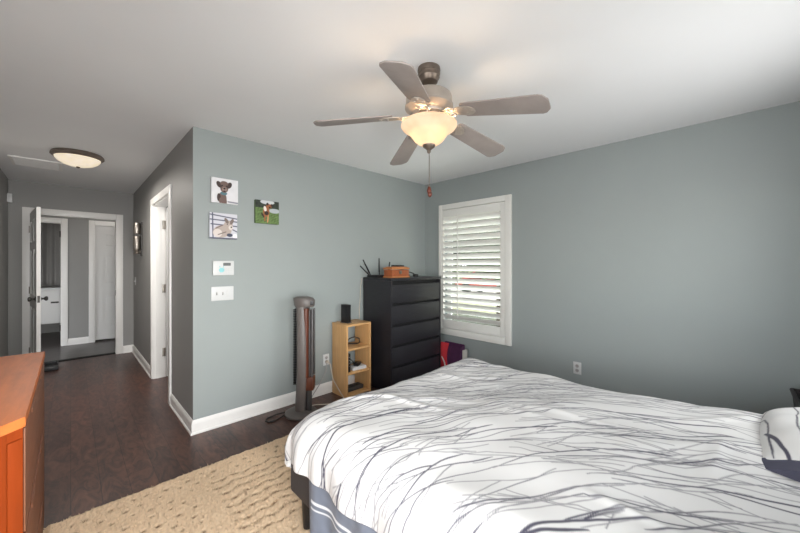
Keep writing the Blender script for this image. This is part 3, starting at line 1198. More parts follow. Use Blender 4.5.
# ------------------------------------------------------------------ black five-drawer chest by the window
DX0, DX1, DY0, DY1, DZ = 2.378, 3.205, 2.55, 3.012, 1.20
dr = thing('chest_of_drawers', 'tall black-brown chest of five drawers in the corner by the window', 'chest of drawers', (DX0, DY0, 0))
DO = Vector((DX0, DY0, 0))


def dd(*p):
    return tuple(Vector(p) - DO)


b = MB()
b.box(dd(DX0, DY0, 0), dd(DX0 + .022, DY1, DZ - .03), .002)
b.box(dd(DX1 - .022, DY0, 0), dd(DX1, DY1, DZ - .03), .002)
b.box(dd(DX0 + .022, DY1 - .01, 0.03), dd(DX1 - .022, DY1, DZ - .03))
obj('body', b, M['black_wood'], dr)
b = MB()
b.box(dd(DX0 + .022, DY0 + .050, 0.0), dd(DX1 - .022, DY0 + .060, DZ - .03))
obj('recess_shade', b, M['black_gap'], dr)  # plate coloured darker to give the shade between the drawers
b = MB()
b.box(dd(DX0 - .004, DY0 - .006, DZ - .028), dd(DX1 + .004, DY1, DZ), .003)
obj('top', b, M['black_wood'], dr)
z0_ = 0.05
dh = (DZ - .045 - z0_) / 5
for k in range(5):
    b = MB()
    b.box(dd(DX0 + .026, DY0 + .002, z0_ + k * dh + .002), dd(DX1 - .026, DY0 + .022, z0_ + (k + 1) * dh - .026), .0025)
    b.box(dd(DX0 + .03, DY0 + .022, z0_ + k * dh + .01), dd(DX1 - .03, DY0 + .048, z0_ + (k + 1) * dh - .045))
    obj('drawer', b, M['black_wood'], dr)
b = MB()
b.box(dd(DX0 + .022, DY0 + .03, 0.0), dd(DX1 - .022, DY0 + .045, .045))
obj('plinth', b, M['black_gap'], dr)

# things on the chest
rt = thing('router', 'flat black wireless router with four raised antennas on the black chest', 'router', (2.45, 2.90, DZ))
b = MB()
b.box((-.035, -.09, 0.0), (.16, .09, .028), .008)
obj('body', b, M['black_plastic'], rt)
for p0, p1 in (((-.03, .05, .022), (-.155, .06, .13)), ((-.03, .03, .022), (-.125, .05, .20)), ((.125, .06, .022), (.125, .065, .22)), ((.15, -.06, .022), (.19, -.05, .175))):
    b = MB()
    v = Vector(p1) - Vector(p0)
    b.tube([p0, tuple(Vector(p0) + v * .15), tuple(Vector(p0) + v * .2), p1], [.006, .006, .009, .007], 8)
    obj('antenna', b, M['black_plastic'], rt)
bx = thing('wooden_box', 'small chestnut wooden keepsake box on the black chest', 'box', (2.59, 2.70, DZ), -0.03)
bx.scale = (.88, .9, .92)
b = MB()
b.box((-.13, -.075, 0), (.16, .075, .095), .004)
obj('body', b, M['box_wood'], bx)
b = MB()
b.box((-.14, -.085, 0.0), (.17, .085, .018), .004)
b.box((-.138, -.083, 0.100), (.168, .083, .122), .006)
b.box((-.115, -.065, 0.122), (.145, .065, .132), .004)
obj('lid_and_base', b, M['box_light'], bx)
b = MB()
b.box((-.012, -.086, .045), (.03, -.074, .085), .003)
b.lathe([(.0, 0), (.010, 0), (.010, .012), (0, .014)], (0, 0, 0), 12, mtx=Matrix.Translation((.009, -.086, .065)) @ Matrix.Rotation(PI / 2, 4, 'X'))
obj('clasp', b, M['bronze'], bx)
sg = thing('remote_control', 'dark handheld remote lying on top of the wooden keepsake box', 'remote', (2.62, 2.70, DZ + .1225), 0.02)
b = MB()
b.box((-.085, -.022, 0), (.085, .022, .016), .006)
obj('shell', b, M['black_plastic'], sg)
b = MB()
for q in range(6):
    b.box((-.07 + q * .022, -.012, .0155), (-.056 + q * .022, .012, .0185), .001)
obj('buttons', b, M['dgrey_plastic'], sg)
cb = thing('headphones', 'black folded headphones lying beside the wooden box on the chest', 'headphones', (2.88, 2.74, DZ), 0.1)
b = MB()
b.tube([(.0 + .085 * math.cos(q * PI / 12), .05 * math.sin(q * PI / 12), .022 + .034 * math.sin(q * PI / 12)) for q in range(13)], .007)
obj('headband', b, M['black_plastic'], cb)
for x_ in (-.085, .085):
    b = MB()
    b.lathe([(0, 0), (.03, 0), (.034, .008), (.034, .024), (.028, .032), (0, .034)], (x_, -.005, 0), 18)
    obj('ear_cup', b, M['black_plastic'], cb)

# pale cable running down the wall left of the chest
b = MB()
b.tube([(2.36, 3.015, 1.19), (2.352, 3.028, 1.10), (2.345, 3.03, .95), (2.335, 3.03, .85), (2.33, 3.024, .745), (2.315, 3.028, .60), (2.33, 3.028, .30), (2.33, 3.012, .10)], .004)
o = obj('network_cable', b, M['cable_white'])
tag(o, 'thin pale cable running down the wall beside the black chest', 'cable')

# ------------------------------------------------------------------ small open birch shelf
SX0, SX1, SY0, SY1, SZ = 1.962, 2.275, 2.752, 3.010, 0.738
sf = thing('bookcase', 'narrow birch open bookcase with two shelves beside the black chest', 'bookcase', (SX0, SY0, 0))
FO = Vector((SX0, SY0, 0))


def ff(*p):
    return tuple(Vector(p) - FO)


tk = .018
for x0 in (SX0, SX1 - tk):
    b = MB()
    b.box(ff(x0, SY0, 0), ff(x0 + tk, SY1, SZ - .02), .0015)
    obj('side_panel', b, M['birch'], sf)
b = MB()
b.box(ff(SX0 - .001, SY0 - .001, SZ - .02), ff(SX1 + .001, SY1, SZ), .0015)
obj('top', b, M['birch'], sf)
for z in (.492, .25):
    b = MB()
    b.box(ff(SX0 + tk, SY0 + .004, z - .02), ff(SX1 - tk, SY1, z), .0015)
    obj('shelf', b, M['birch'], sf)
b = MB()
b.box(ff(SX0 + tk, SY0 + .004, .01), ff(SX1 - tk, SY1, .03), .0015)
obj('bottom_board', b, M['birch'], sf)

dv = thing('external_drive', 'slim black drive standing upright on top of the birch bookcase', 'external drive', (2.05, 2.89, SZ), 0.15)
b = MB()
b.box((-.022, -.05, .004), (.026, .05, .19), .006)
obj('case', b, M['black_plastic'], dv)
b = MB()
b.box((-.030, -.055, 0), (.034, .055, .008), .003)
obj('foot', b, M['dgrey_plastic'], dv)
b = MB()
b.tube([(2.00, 2.86, .500), (2.01, 2.83, .545), (2.05, 2.82, .585), (2.11, 2.82, .592), (2.17, 2.82, .565), (2.20, 2.85, .515), (2.19, 2.88, .498), (2.14, 2.93, .498), (2.06, 2.95, .498)], .0062)
o = obj('cable_loop', b, M['cable_dark'])
tag(o, 'black cable loop resting on the upper shelf of the birch bookcase', 'cable')
md = thing('modem', 'black upright modem on the middle shelf of the birch bookcase', 'modem', (2.015, 2.83, .25))
b = MB()
b.box((-.02, -.05, 0), (.016, .06, .19), .006)
obj('case', b, M['black_plastic'], md)
for q in range(4):
    b = MB()
    b.box((-.004, -.0512, .06 + q * .03), (.002, -.0495, .064 + q * .03))
    obj('indicator', b, M['white_plastic'], md)
wb = thing('adapter_box', 'white flat box under a black plug on the middle bookcase shelf', 'box', (2.16, 2.83, .25), -.1)
b = MB()
b.box((-.085, -.05, 0), (.075, .06, .032), .004)
obj('case', b, M['white_plastic'], wb)
pb = thing('power_adapter', 'black power adapter lying on the white box in the birch bookcase', 'adapter', (2.155, 2.83, .282), .5)
b = MB()
b.box((-.045, -.025, 0), (.045, .03, .032), .008)
obj('block', b, M['black_plastic'], pb)
b = MB()
b.tube([(-.044, 0, .016), (-.07, .01, .05), (-.09, .04, .09), (-.10, .08, .14)], .004)
obj('cord', b, M['black_plastic'], pb)
pk = thing('power_strip', 'dark flat power strip on the lowest level of the birch bookcase', 'power strip', (2.12, 2.87, .03))
b = MB()
b.box((-.11, -.05, 0), (.11, .05, .04), .008)
obj('case', b, M['dgrey_plastic'], pk)
for q in range(3):
    b = MB()
    b.box((-.09 + q * .065, -.02, .039), (-.05 + q * .065, .02, .042), .003)
    obj('socket', b, M['black_plastic'], pk)

# ------------------------------------------------------------------ outlets, switches, keypad


def outlet(loc, rotz, label):
    """plate facing local -Y, base point at its centre on the wall"""
    t = thing('wall_outlet', label, 'outlet', loc, rotz, 'duplex outlets low on the walls')
    b = MB()
    b.box((-.036, -.006, -.058), (.036, 0, .058), .003)
    obj('cover_plate', b, M['white_plastic'], t)
    for z in (-.021, .021):
        b = MB()
        b.lathe([(0, 0), (.0165, 0), (.0165, .003), (0, .0032)], n=20, mtx=Matrix.Translation((0, -.0055, z)) @ Matrix.Rotation(PI / 2, 4, 'X'))
        sk = obj('socket', b, M['mid_grey'], t)
        b = MB()
        b.box((-.008, -.0095, z - .002), (-.006, -.0085, z + .009))
        b.box((.006, -.0095, z - .002), (.008, -.0085, z + .009))
        b.box((-.002, -.0095, z - .011), (.002, -.0085, z - .007))
        obj('slots', b, M['black_plastic'], sk)
    return t


o1 = outlet((1.905, YP, .35), 0, 'white wall outlet with a cord plugged in beside the birch bookcase')
o2 = dup(o1, (2.10, YP, .345 - .16), 0, 'white wall outlet seen through the open back of the birch bookcase')
o3 = dup(o1, (XW, 1.098, .348), PI / 2 * -1, 'white wall outlet with empty sockets just above the bed edge')
o3.rotation_euler = (0, 0, -PI / 2)

sw = thing('light_switch', 'white triple light switch plate below the alarm keypad', 'light switch', (.906, YP, 1.103))
b = MB()
b.box((-.086, -.006, -.058), (.086, 0, .058), .003)
obj('cover_plate', b, M['white_plastic'], sw)
for k, x in enumerate((-.046, 0, .046)):
    b = MB()
    if k < 2:
        b.box((x - .005, -.008, -.012), (x + .005, -.005, .012))
        b.box((x - .0038, -.020, -.008), (x + .0038, -.006, .002), .001)
    else:
        b.box((x - .015, -.009, -.030), (x + .015, -.005, .030), .002)
    obj('toggle', b, M['mid_grey'] if k < 2 else M['white_plastic'], sw)
kp = thing('alarm_keypad', 'white wall keypad with small grey display and teal sticker', 'keypad', (.909, YP, 1.315))
b = MB()
b.box((-.081, -.024, -.060), (.081, 0, .060), .006)
obj('case', b, M['white_plastic'], kp)
b = MB()
b.box((-.005, -.0255, .020), (.054, -.0235, .044), .001)
obj('display', b, M['lcd'], kp)
b = MB()
oc = [(.021 * math.cos(PI / 8 + q * PI / 4) * 1.05, .021 * math.sin(PI / 8 + q * PI / 4)) for q in range(8)]
b.prism(oc, 0, .0016, Matrix.Translation((-.017, -.0238, -.016)) @ Matrix.Rotation(PI / 2, 4, 'X'))
b.box((-.034, -.0254, .006), (-.027, -.0238, .018), .001)
b.box((-.006, -.0254, .006), (.001, -.0238, .018), .001)
obj('sticker', b, M['teal'], kp)
b = MB()
for q in range(3):
    for r_ in range(3):
        b.box((.018 + q * .018, -.0252, -.04 + r_ * .017), (.030 + q * .018, -.0236, -.030 + r_ * .017), .001)
obj('buttons', b, M['white_plastic'], kp)

hs = thing('wall_switch', 'single white light switch on the hall wall past the doorway', 'light switch', (XH, 6.33, 1.10), -PI / 2)
b = MB()
b.box((-.036, -.006, -.058), (.036, 0, .058), .003)
obj('cover_plate', b, M['white_plastic'], hs)
b = MB()
b.box((-.005, -.018, -.010), (.005, -.005, .006), .001)
obj('toggle', b, M['white_plastic'], hs)
mo = thing('motion_sensor', 'small white motion sensor high in the hall corner', 'sensor', (XL, 6.46, 2.185), PI / 2)
b = MB()
b.box((-.03, -.045, -.055), (.03, 0, .055), .008)
obj('case', b, M['white_plastic'], mo)
b = MB()
b.box((-.02, -.050, -.035), (.02, -.043, .01), .004)
obj('lens', b, M['mid_grey'], mo)

# ------------------------------------------------------------------ printed dog canvases
def canvas(loc, w, hgt, dpt, paint, label):
    t = thing('canvas_print', label, 'picture', loc, 0, 'small dog canvases on the wall')
    b = MB()
    b.box((-w / 2, -dpt, -hgt / 2), (w / 2, 0, hgt / 2), .002)
    n = 96
    a, c = np.meshgrid(np.linspace(0, 1, n), np.linspace(0, 1, n), indexing='ij')
    col = paint(a, c)
    edge_col = tuple(np.mean(col[:3].reshape(-1, 3), 0)) + (1,)
    obj('stretcher', b, mat('canvas_edge', edge_col, .7, var=.1, vscale=20), t)
    V = np.stack([(a - .5) * w, np.full_like(a, -dpt - .0006), (c - .5) * hgt], -1).reshape(-1, 3)
    np_obj('picture', V, grid_faces(n, n), M['photo'], t, np.clip(col, 0, 1).reshape(-1, 3))
    return t


def c3(*rgb):
    return np.array(lin(*rgb)[:3])


def ell(a, c, x, y, rx, ry, rot=0, soft=.10):
    dx, dy = a - x, c - y
    u = dx * math.cos(rot) + dy * math.sin(rot)
    v = -dx * math.sin(rot) + dy * math.cos(rot)
    d = np.sqrt((u / rx) ** 2 + (v / ry) ** 2)
    return np.clip((1 - d) / soft + .5, 0, 1)[..., None]


def seg(a, c, x0, y0, x1, y1, w):
    L = math.hypot(x1 - x0, y1 - y0)
    ux, uy = (x1 - x0) / L, (y1 - y0) / L
    tt = np.clip((a - x0) * ux + (c - y0) * uy, 0, L)
    d = np.hypot(a - x0 - ux * tt, c - y0 - uy * tt)
    return np.clip((w - d) / .012 + .5, 0, 1)[..., None]


def over(img, m, col):
    return img * (1 - m) + np.asarray(col) * m


def paint_brown(a, c):
    im = np.ones(a.shape + (3,)) * c3(222, 221, 224)
    im = im * (1 + .03 * sines(a, c, 6, 1, 4, 41))[..., None]
    br, dk_, lt = c3(110, 90, 84), c3(66, 52, 50), c3(150, 128, 120)
    im = over(im, ell(a, c, .40, .20, .16, .24), br)
    im = over(im, ell(a, c, .27, .22, .07, .16), dk_)
    im = over(im, ell(a, c, .33, .08, .05, .14), br)
    im = over(im, ell(a, c, .52, .08, .05, .14), br)
    im = over(im, ell(a, c, .45, .40, .13, .07), c3(84, 120, 128))
    im = over(im, ell(a, c, .47, .60, .15, .17), br)
    im = over(im, ell(a, c, .28, .74, .09, .14, .5), dk_)
    im = over(im, ell(a, c, .66, .75, .09, .14, -.5), dk_)
    im = over(im, ell(a, c, .47, .80, .15, .10), br)
    im = over(im, ell(a, c, .40, .71, .022, .022), c3(20, 18, 18))
    im = over(im, ell(a, c, .55, .71, .022, .022), c3(20, 18, 18))
    im = over(im, ell(a, c, .48, .56, .085, .10), lt)
    im = over(im, ell(a, c, .48, .60, .045, .035), c3(30, 26, 28))
    im = over(im, ell(a, c, .48, .49, .055, .03), c3(60, 40, 42))
    im = over(im, seg(a, c, .62, .08, 1.0, .06, .03), c3(140, 140, 150))
    return im


def paint_grey(a, c):
    im = np.ones(a.shape + (3,)) * c3(206, 206, 214)
    for x0, y0, x1, y1 in ((0, .93, 1, .82), (0, .74, 1, .70), (.05, .56, 1, .52), (.1, 1, .12, .0), (.7, .45, 1, .30)):
        im = over(im, seg(a, c, x0, y0, x1, y1, .022), c3(86, 88, 108))
    bd, sh_, lt = c3(178, 164, 156), c3(120, 106, 102), c3(214, 204, 198)
    im = over(im, ell(a, c, .45, .30, .34, .24, .25), bd)
    im = over(im, ell(a, c, .28, .22, .16, .16), lt)
    im = over(im, ell(a, c, .66, .52, .17, .22, -.3), bd)
    im = over(im, ell(a, c, .60, .72, .06, .12, .5), sh_)
    im = over(im, ell(a, c, .80, .70, .06, .12, -.4), sh_)
    im = over(im, ell(a, c, .76, .46, .08, .10), lt)
    im = over(im, ell(a, c, .78, .48, .03, .03), c3(50, 44, 46))
    im = over(im, ell(a, c, .63, .58, .02, .02), c3(40, 34, 36))
    im = over(im, seg(a, c, .22, .40, .46, .54, .018), sh_)
    im = over(im, seg(a, c, .30, .16, .58, .28, .018), sh_)
    im = over(im, ell(a, c, .72, .16, .11, .07), c3(70, 74, 92))
    im = over(im, ell(a, c, .92, .13, .09, .10), c3(232, 232, 236))
    im = over(im, seg(a, c, 0, .02, 1, .02, .03), c3(90, 92, 110))
    return im


def paint_grass(a, c):
    g = c3(92, 116, 66)
    im = np.ones(a.shape + (3,)) * g * (1 + .22 * sines(a, c, 14, 3, 16, 43))[..., None]
    im = np.where((c > .68)[..., None], c3(46, 54, 44) * (1 + .3 * sines(a, c, 10, 2, 8, 44))[..., None], im)
    im = over(im, ell(a, c, .5, .94, .3, .10), c3(200, 204, 206))
    im = over(im, ell(a, c, .80, .58, .24, .10), c3(176, 182, 188))
    br, dk_, wh = c3(150, 92, 56), c3(54, 38, 32), c3(226, 216, 206)
    im = over(im, ell(a, c, .45, .50, .14, .20), br)
    im = over(im, ell(a, c, .40, .64, .06, .12, .2), wh)
    im = over(im, ell(a, c, .46, .46, .09, .09), dk_)
    im = over(im, ell(a, c, .56, .76, .13, .10, .4), br)
    im = over(im, ell(a, c, .50, .86, .05, .06), dk_)
    im = over(im, ell(a, c, .68, .82, .05, .06), dk_)
    im = over(im, ell(a, c, .60, .72, .04, .04), c3(24, 20, 20))
    im = over(im, ell(a, c, .38, .26, .035, .16, .1), br)
    im = over(im, ell(a, c, .52, .22, .035, .18, -.1), c3(190, 140, 96))
    im = over(im, ell(a, c, .30, .36, .04, .12, .5), dk_)
    return im


canvas((.917, YP, 1.957), .205, .205, .028, paint_brown, 'canvas print of a sitting brown dog on white, topmost on the wall')
canvas((.907, YP, 1.664), .212, .212, .028, paint_grey, 'canvas print of a pale dog lying by railings, above the keypad')
canvas((1.274, YP, 1.820), .215, .208, .028, paint_grass, 'canvas print of a brown dog running on green grass')

# ------------------------------------------------------------------ tower fan
tf = thing('tower_fan', 'grey tower fan with reddish brown trim on a round base', 'fan', (1.478, 2.772, 0), -YAW)
b = MB()
b.lathe([(0, 0), (.136, 0), (.142, .008), (.140, .022), (.120, .034), (.06, .044), (.03, .050), (0, .05)], n=40)
obj('base', b, M['grey_plastic'], tf)


def oval(cx, cy, rx, ry, z, n=20):
    return [(cx + rx * math.cos(2 * PI * k / n), cy + ry * math.sin(2 * PI * k / n), z) for k in range(n)]


# rear dark housing with slotted grille
b = MB()
b.loft([oval(.012, .02, .060, .06, z) for z in (.235, .25, .60, .95, .965)])
obj('housing', b, M['dgrey_plastic'], tf)
b = MB()
for k in range(46):
    z = .27 + k * .0148
    b.box((-.066, -.02, z), (-.03, .05, z + .007), .002, seg=1)
obj('rear_grille', b, M['black_plastic'], tf)
# curved front spine
b = MB()
ringl = []
for k in range(25):
    f = k / 24
    z = .035 + f * .985
    bow = .022 - .022 * max(0, 1 - 2.4 * f) ** 1.5 - .012 * max(0, f - .5) ** 2 * 4
    wdt = .042 + .004 * (1 - f)
    ringl.append([(bow + wdt * math.cos(2 * PI * q / 20), -.052 + .026 * math.sin(2 * PI * q / 20) + .02 * (2 * f - 1) ** 2, z) for q in range(20)])
b.loft(ringl)
obj('spine', b, M['grey_plastic'], tf)
b = MB()
b.loft([oval(.034, -.005, .084, .066, .968), oval(.034, -.005, .092, .072, .985), oval(.032, -.005, .095, .074, 1.025), oval(.022, -.005, .088, .066, 1.046), oval(.012, -.005, .06, .045, 1.056)])
obj('cap', b, M['grey_plastic'], tf)
b = MB()
b.box((.070, -.066, .985), (.118, -.050, 1.022), .003, Matrix.Rotation(.10, 4, 'Z'))
obj('control_panel', b, M['black_plastic'], tf)
b = MB()
b.loft([oval(.056, -.028, .026, .034, z) for z in (.345, .355, .6, .945, .955)])
obj('side_trim', b, M['red_brown'], tf)
b = MB()
for k in range(56):
    z = .36 + k * .0104
    b.box((.078, -.045, z), (.112, .035, z + .005), .0015, seg=1)
b.box((.104, -.046, .35), (.120, -.036, .95), .003)
b.box((.104, .028, .35), (.120, .038, .95), .003)
b.box((.084, -.046, .35), (.090, -.036, .95), .002)
obj('front_grille', b, M['grille'], tf)
b = MB()
b.box((.030, -.050, .225), (.122, .036, .345), .012)
obj('lower_panel', b, M['red_brown'], tf)
b = MB()
b.loft([oval(.070, .0, .028, .03, z) for z in (.04, .10, .235)])
obj('stem', b, M['dgrey_plastic'], tf)
tf_inv = (Matrix.Translation((1.478, 2.772, 0)) @ Matrix.Rotation(-YAW, 4, 'Z')).inverted()
b = MB()
b.tube([(1.37, 2.86, .02), (1.31, 2.90, .008), (1.22, 2.885, .007), (1.185, 2.84, .007), (1.20, 2.80, .007), (1.26, 2.80, .007), (1.315, 2.82, .007), (1.345, 2.82, .018)], .006, mtx_pts=tf_inv)
obj('cord_loop', b, M['cable_dark'], tf)
b = MB()
cp = [(1.905, YP - .03, .335), (1.912, YP - .07, .31), (1.918, YP - .085, .24), (1.925, YP - .10, .17), (1.94, YP - .15, .10), (1.95, YP - .20, .045),
      (1.94, YP - .27, .008), (1.86, YP - .30, .006), (1.75, YP - .26, .006), (1.67, YP - .20, .006), (1.60, YP - .19, .008)]
# smooth the path
cpp = []
for i in range(len(cp) - 1):
    p0, p1, p2, p3 = [Vector(cp[min(max(i + d, 0), len(cp) - 1)]) for d in (-1, 0, 1, 2)]
    for q in range(5):
        u = q / 5
        cpp.append(.5 * ((2 * p1) + (p2 - p0) * u + (2 * p0 - 5 * p1 + 4 * p2 - p3) * u * u + (3 * p1 - p0 - 3 * p2 + p3) * u ** 3))
cpp.append(Vector(cp[-1]))
b.tube(cpp, .0045)
b.box((1.890, YP - .032, .315), (1.920, YP - .0085, .345), .005)
o = obj('charging_cable', b, M['cable_white'])
tag(o, 'pale cable hanging from the outlet beside the birch bookcase', 'cable')
b = MB()
b.tube([(1.895, YP - .03, .325), (1.87, YP - .05, .24), (1.80, YP - .05, .13), (1.72, YP - .06, .05), (1.64, YP - .12, .012), (1.575, YP - .20, .012)], .004, mtx_pts=tf_inv)
obj('power_cord', b, M['mid_grey'], tf)

# ------------------------------------------------------------------ tote bag between chest and window wall
bg = thing('tote_bag', 'purple and red cloth tote bag on the floor behind the bed', 'bag', (3.345, 2.44, 0))
b = MB()
r0 = [(-.075, -.13, .002), (.075, -.13, .002), (.085, .16, .002), (-.075, .16, .002)]
r1 = [(-.065, -.125, .36), (.02, -.125, .385), (.02, .155, .385), (-.065, .155, .365)]
r2 = [(-.058, -.118, .355), (.014, -.118, .375), (.014, .148, .375), (-.058, .148, .355)]
r3 = [(-.06, -.11, .03), (.06, -.11, .03), (.06, .14, .03), (-.06, .14, .03)]
b.loft([r0, r1, r2, r3])
obj('body', b, M['purple_cloth'], bg)
b = MB()
pan = []
for k in range(17):
    f = k / 16
    z = .03 + .36 * f
    y_in = .03 + .03 * math.sin(f * PI)
    pan.append([(-.078 - .014 * math.sin(f * PI), y_in, z), (-.078 - .02 * math.sin(f * PI), .158, z), (-.066, .160, z), (-.066, y_in + .01, z)])
b.loft(pan)
obj('red_panel', b, M['red_cloth'], bg)
b = MB()
b.tube([(-.09, .06, .02), (-.097, .075, .10), (-.097, .085, .15), (-.095, .11, .19), (-.092, .13, .22)], .008)
obj('strap', b, M['cream_cloth'], bg)
b = MB()
b.box((-.04, -.148, .002), (.05, -.133, .33), .006)
obj('lining_flap', b, M['cream_cloth'], bg)

# ------------------------------------------------------------------ orange dresser at the left edge
og = thing('dresser', 'orange cherry wood dresser along the left wall', 'dresser', (-0.1, 1.47, 0))
OX1, OY0, OY1, OZ = -0.098, 1.32, 2.49, 0.90
OXB = -0.548
cut = 0.15
# plan: front faces +X, the near front corner is canted at 45 degrees
def plan(inset, over_):
    x1, y0, y1 = OX1 - inset + over_ * .5, OY0 + inset - over_, OY1 - inset + over_
    return [(OXB, y0), (x1 - cut, y0), (x1, y0 + cut), (x1, y1), (OXB, y1)]


def loc_(pts):
    return [(x + .1, y - 1.47) for x, y in pts]


b = MB()
b.prism(loc_(plan(0, .008)), OZ - .030, OZ, None, .004)
obj('top', b, M['orange_wood'], og)
b = MB()
b.prism(loc_(plan(.002, 0)), .04, OZ - .030)
obj('body', b, M['orange_end'], og)
# drawer fronts on the long side
zz_ = [(.055, .235), (.255, .535), (.555, .86)]
for z0, z1 in zz_:
    b = MB()
    b.box((OX1 - .0015 + .1, OY0 + cut + .012 - 1.47, z0), (OX1 + .0025 + .1, OY1 - .02 - 1.47, z1), .001)
    dw = obj('drawer', b, M['brown_front'], og)
    for yk in (OY0 + .42, OY1 - .28):
        b = MB()
        b.box((OX1 + .001 + .1, yk - .05 - 1.47, z1 - .02), (OX1 + .006 + .1, yk + .05 - 1.47, z1 - .006), .003)
        obj('finger_pull', b, M['brown_front'], dw)
# canted corner: post and inset panel
ca = Matrix.Translation((OX1 - cut + .1, OY0 - 1.47, 0)) @ Matrix.Rotation(PI / 4, 4, 'Z')
CL = cut * math.sqrt(2)
ca = ca @ Matrix.Translation((0, -.004, 0))
b = MB()
b.box((.002, .001, .0), (CL - .044, .03, OZ - .031), .003, ca)
obj('corner_post', b, M['orange_end'], og)
b = MB()
b.box((CL - .041, .002, .57), (CL - .003, .03, .838), .003, ca)
obj('inset_panel', b, M['orange_end'], og)
b = MB()
b.box((CL - .041, .002, .27), (CL - .003, .03, .545), .003, ca)
obj('inset_panel', b, M['orange_end'], og)
b = MB()
b.box((CL - .041, .002, .05), (CL - .003, .03, .245), .003, ca)
obj('inset_panel', b, M['orange_end'], og)
for y_ in (OY0 + cut + .06, OY1 - .05):
    b = MB()
    b.box((OX1 - .06 + .1, y_ - .03 - 1.47, 0), (OX1 - .008 + .1, y_ + .03 - 1.47, .05), .004)
    obj('foot', b, M['raw_wood'], og)
for y_ in (OY0 + .06, OY1 - .05):
    b = MB()
    b.box((OXB + .01 + .1, y_ - .03 - 1.47, 0), (OXB + .06 + .1, y_ + .03 - 1.47, .05), .004)
    obj('foot', b, M['raw_wood'], og)

# ------------------------------------------------------------------ hall things
tr = thing('boot_tray', 'small black tray on the hall floor by the open door', 'tray', (-.19, 6.30, 0), .02)
b = MB()
b.box((-.075, -.2, 0), (.075, .2, .012), .003)
for lo, hi in (((-.075, -.2, 0), (.075, -.185, .045)), ((-.075, .185, 0), (.075, .2, .045)), ((-.075, -.185, 0), (-.062, .185, .045)), ((.062, -.185, 0), (.075, .185, .045))):
    b.box(lo, hi, .004)
obj('tray_body', b, M['black_plastic'], tr)

sc = thing('wall_sconce', 'tall silver candle sconce on the hall wall', 'wall sconce', (XH, 5.72, 1.46), -PI / 2)
b = MB()
b.box((-.055, -.012, 0), (.055, 0, .46), .004)
obj('back_plate', b, M['dark_steel'], sc)
b = MB()
b.lathe([(0, 0), (.035, 0), (.042, .012), (.03, .02), (.02, .03), (.03, .05), (.042, .06), (0, .062)], (0, -.055, .03), 20)
b.tube([(0, -.01, .06), (0, -.055, .06)], .008)
obj('candle_cup', b, M['nickel'], sc)
b = MB()
b.lathe([(.040, .09), (.044, .10), (.040, .18), (.044, .26), (.040, .27), (.036, .26), (.034, .18), (.036, .10)], (0, -.055, 0), 24, closed=True)
obj('glass_cylinder', b, M['nickel'], sc)
b = MB()
b.lathe([(0, .30), (.038, .30), (.042, .32), (.042, .43), (.038, .45), (0, .45)], (0, -.055, 0), 24)
b.tube([(0, -.01, .38), (0, -.055, .38)], .008)
obj('upper_cylinder', b, M['nickel'], sc)

dl = thing('ceiling_light', 'flush ceiling light with marbled glass dome in the hall', 'ceiling light', (.052, 4.60, HC))
b = MB()
b.lathe([(0, 0), (.185, 0), (.195, -.012), (.198, -.030), (.185, -.042), (.170, -.046), (.165, -.040), (0, -.040)], n=48)
obj('rim', b, M['bronze'], dl)
b = MB()
b.lathe([(.172, -.040), (.168, -.055), (.150, -.080), (.115, -.104), (.07, -.119), (.03, -.125), (0, -.126)], n=48)
obj('glass_dome', b, M['dome_glass'], dl)
b = MB()
b.lathe([(.012, -.122), (.016, -.130), (.010, -.138), (0, -.142)], n=16)
obj('finial', b, M['bronze'], dl)
area('hall_dome_lamp', (.052, 4.60, HC - .150), (.052, 4.601, 0), .26, .26, 17.0, (1.0, .95, .88))

vt = thing('ceiling_vent', 'rectangular white return vent in the hall ceiling', 'vent', (-.26, 5.32, HC))
b = MB()
for lo, hi in (((-.19, -.21, -.012), (-.165, .21, 0)), ((.165, -.21, -.012), (.19, .21, 0)), ((-.165, -.21, -.012), (.165, -.185, 0)), ((-.165, .185, -.012), (.165, .21, 0))):
    b.box(lo, hi, .003)
obj('frame', b, M['trim'], vt)
b = MB()
for k in range(12):
    y = -.175 + k * .0315
    b.box((-.165, -.0015, -.008), (.165, .0015, .008), 0, Matrix.Translation((0, y + .008, -.006)) @ Matrix.Rotation(-.6, 4, 'X'))
obj('slats', b, M['trim'], vt)
b = MB()
b.box((-.165, -.185, -.0015), (.165, .185, -.0005))
obj('duct_shade_sheet', b, M['dgrey_plastic'], vt)  # dark sheet standing for the shade behind the slats

# bathroom glimpse
ct = thing('curtain', 'grey curtain hanging in the bathroom beyond the hall', 'curtain', (-.34, 8.95, .95))
u = np.linspace(-.42, .42, 140)
z = np.linspace(0, 1.22, 14)
UU, ZZ2 = np.meshgrid(u, z, indexing='ij')
VV2 = .028 * np.sin(UU * 58) * (1 - .3 * ZZ2 / 1.22) + .012 * np.sin(UU * 21)
np_obj('cloth', np.stack([UU, VV2, ZZ2], -1).reshape(-1, 3), grid_faces(140, 14), M['curtain'], ct).modifiers.new('thickness', 'SOLIDIFY').thickness = .003
b = MB()
b.tube([(-.5, 0, 1.24), (.5, 0, 1.24)], .012)
obj('rod', b, M['nickel'], ct)
vn = thing('vanity_cabinet', 'white bathroom cabinet with a dark handle below the grey curtain', 'cabinet', (-.40, 8.78, 0))
b = MB()
b.box((-.40, -.20, .30), (.40, .20, .90), .004)
b.box((-.38, -.05, 0), (-.34, .19, .30))
b.box((.34, -.05, 0), (.38, .19, .30))
obj('body', b, M['door'], vn)
b = MB()
b.box((-.42, -.22, .90), (.42, .21, .935), .006)
obj('counter', b, M['white_plastic'], vn)
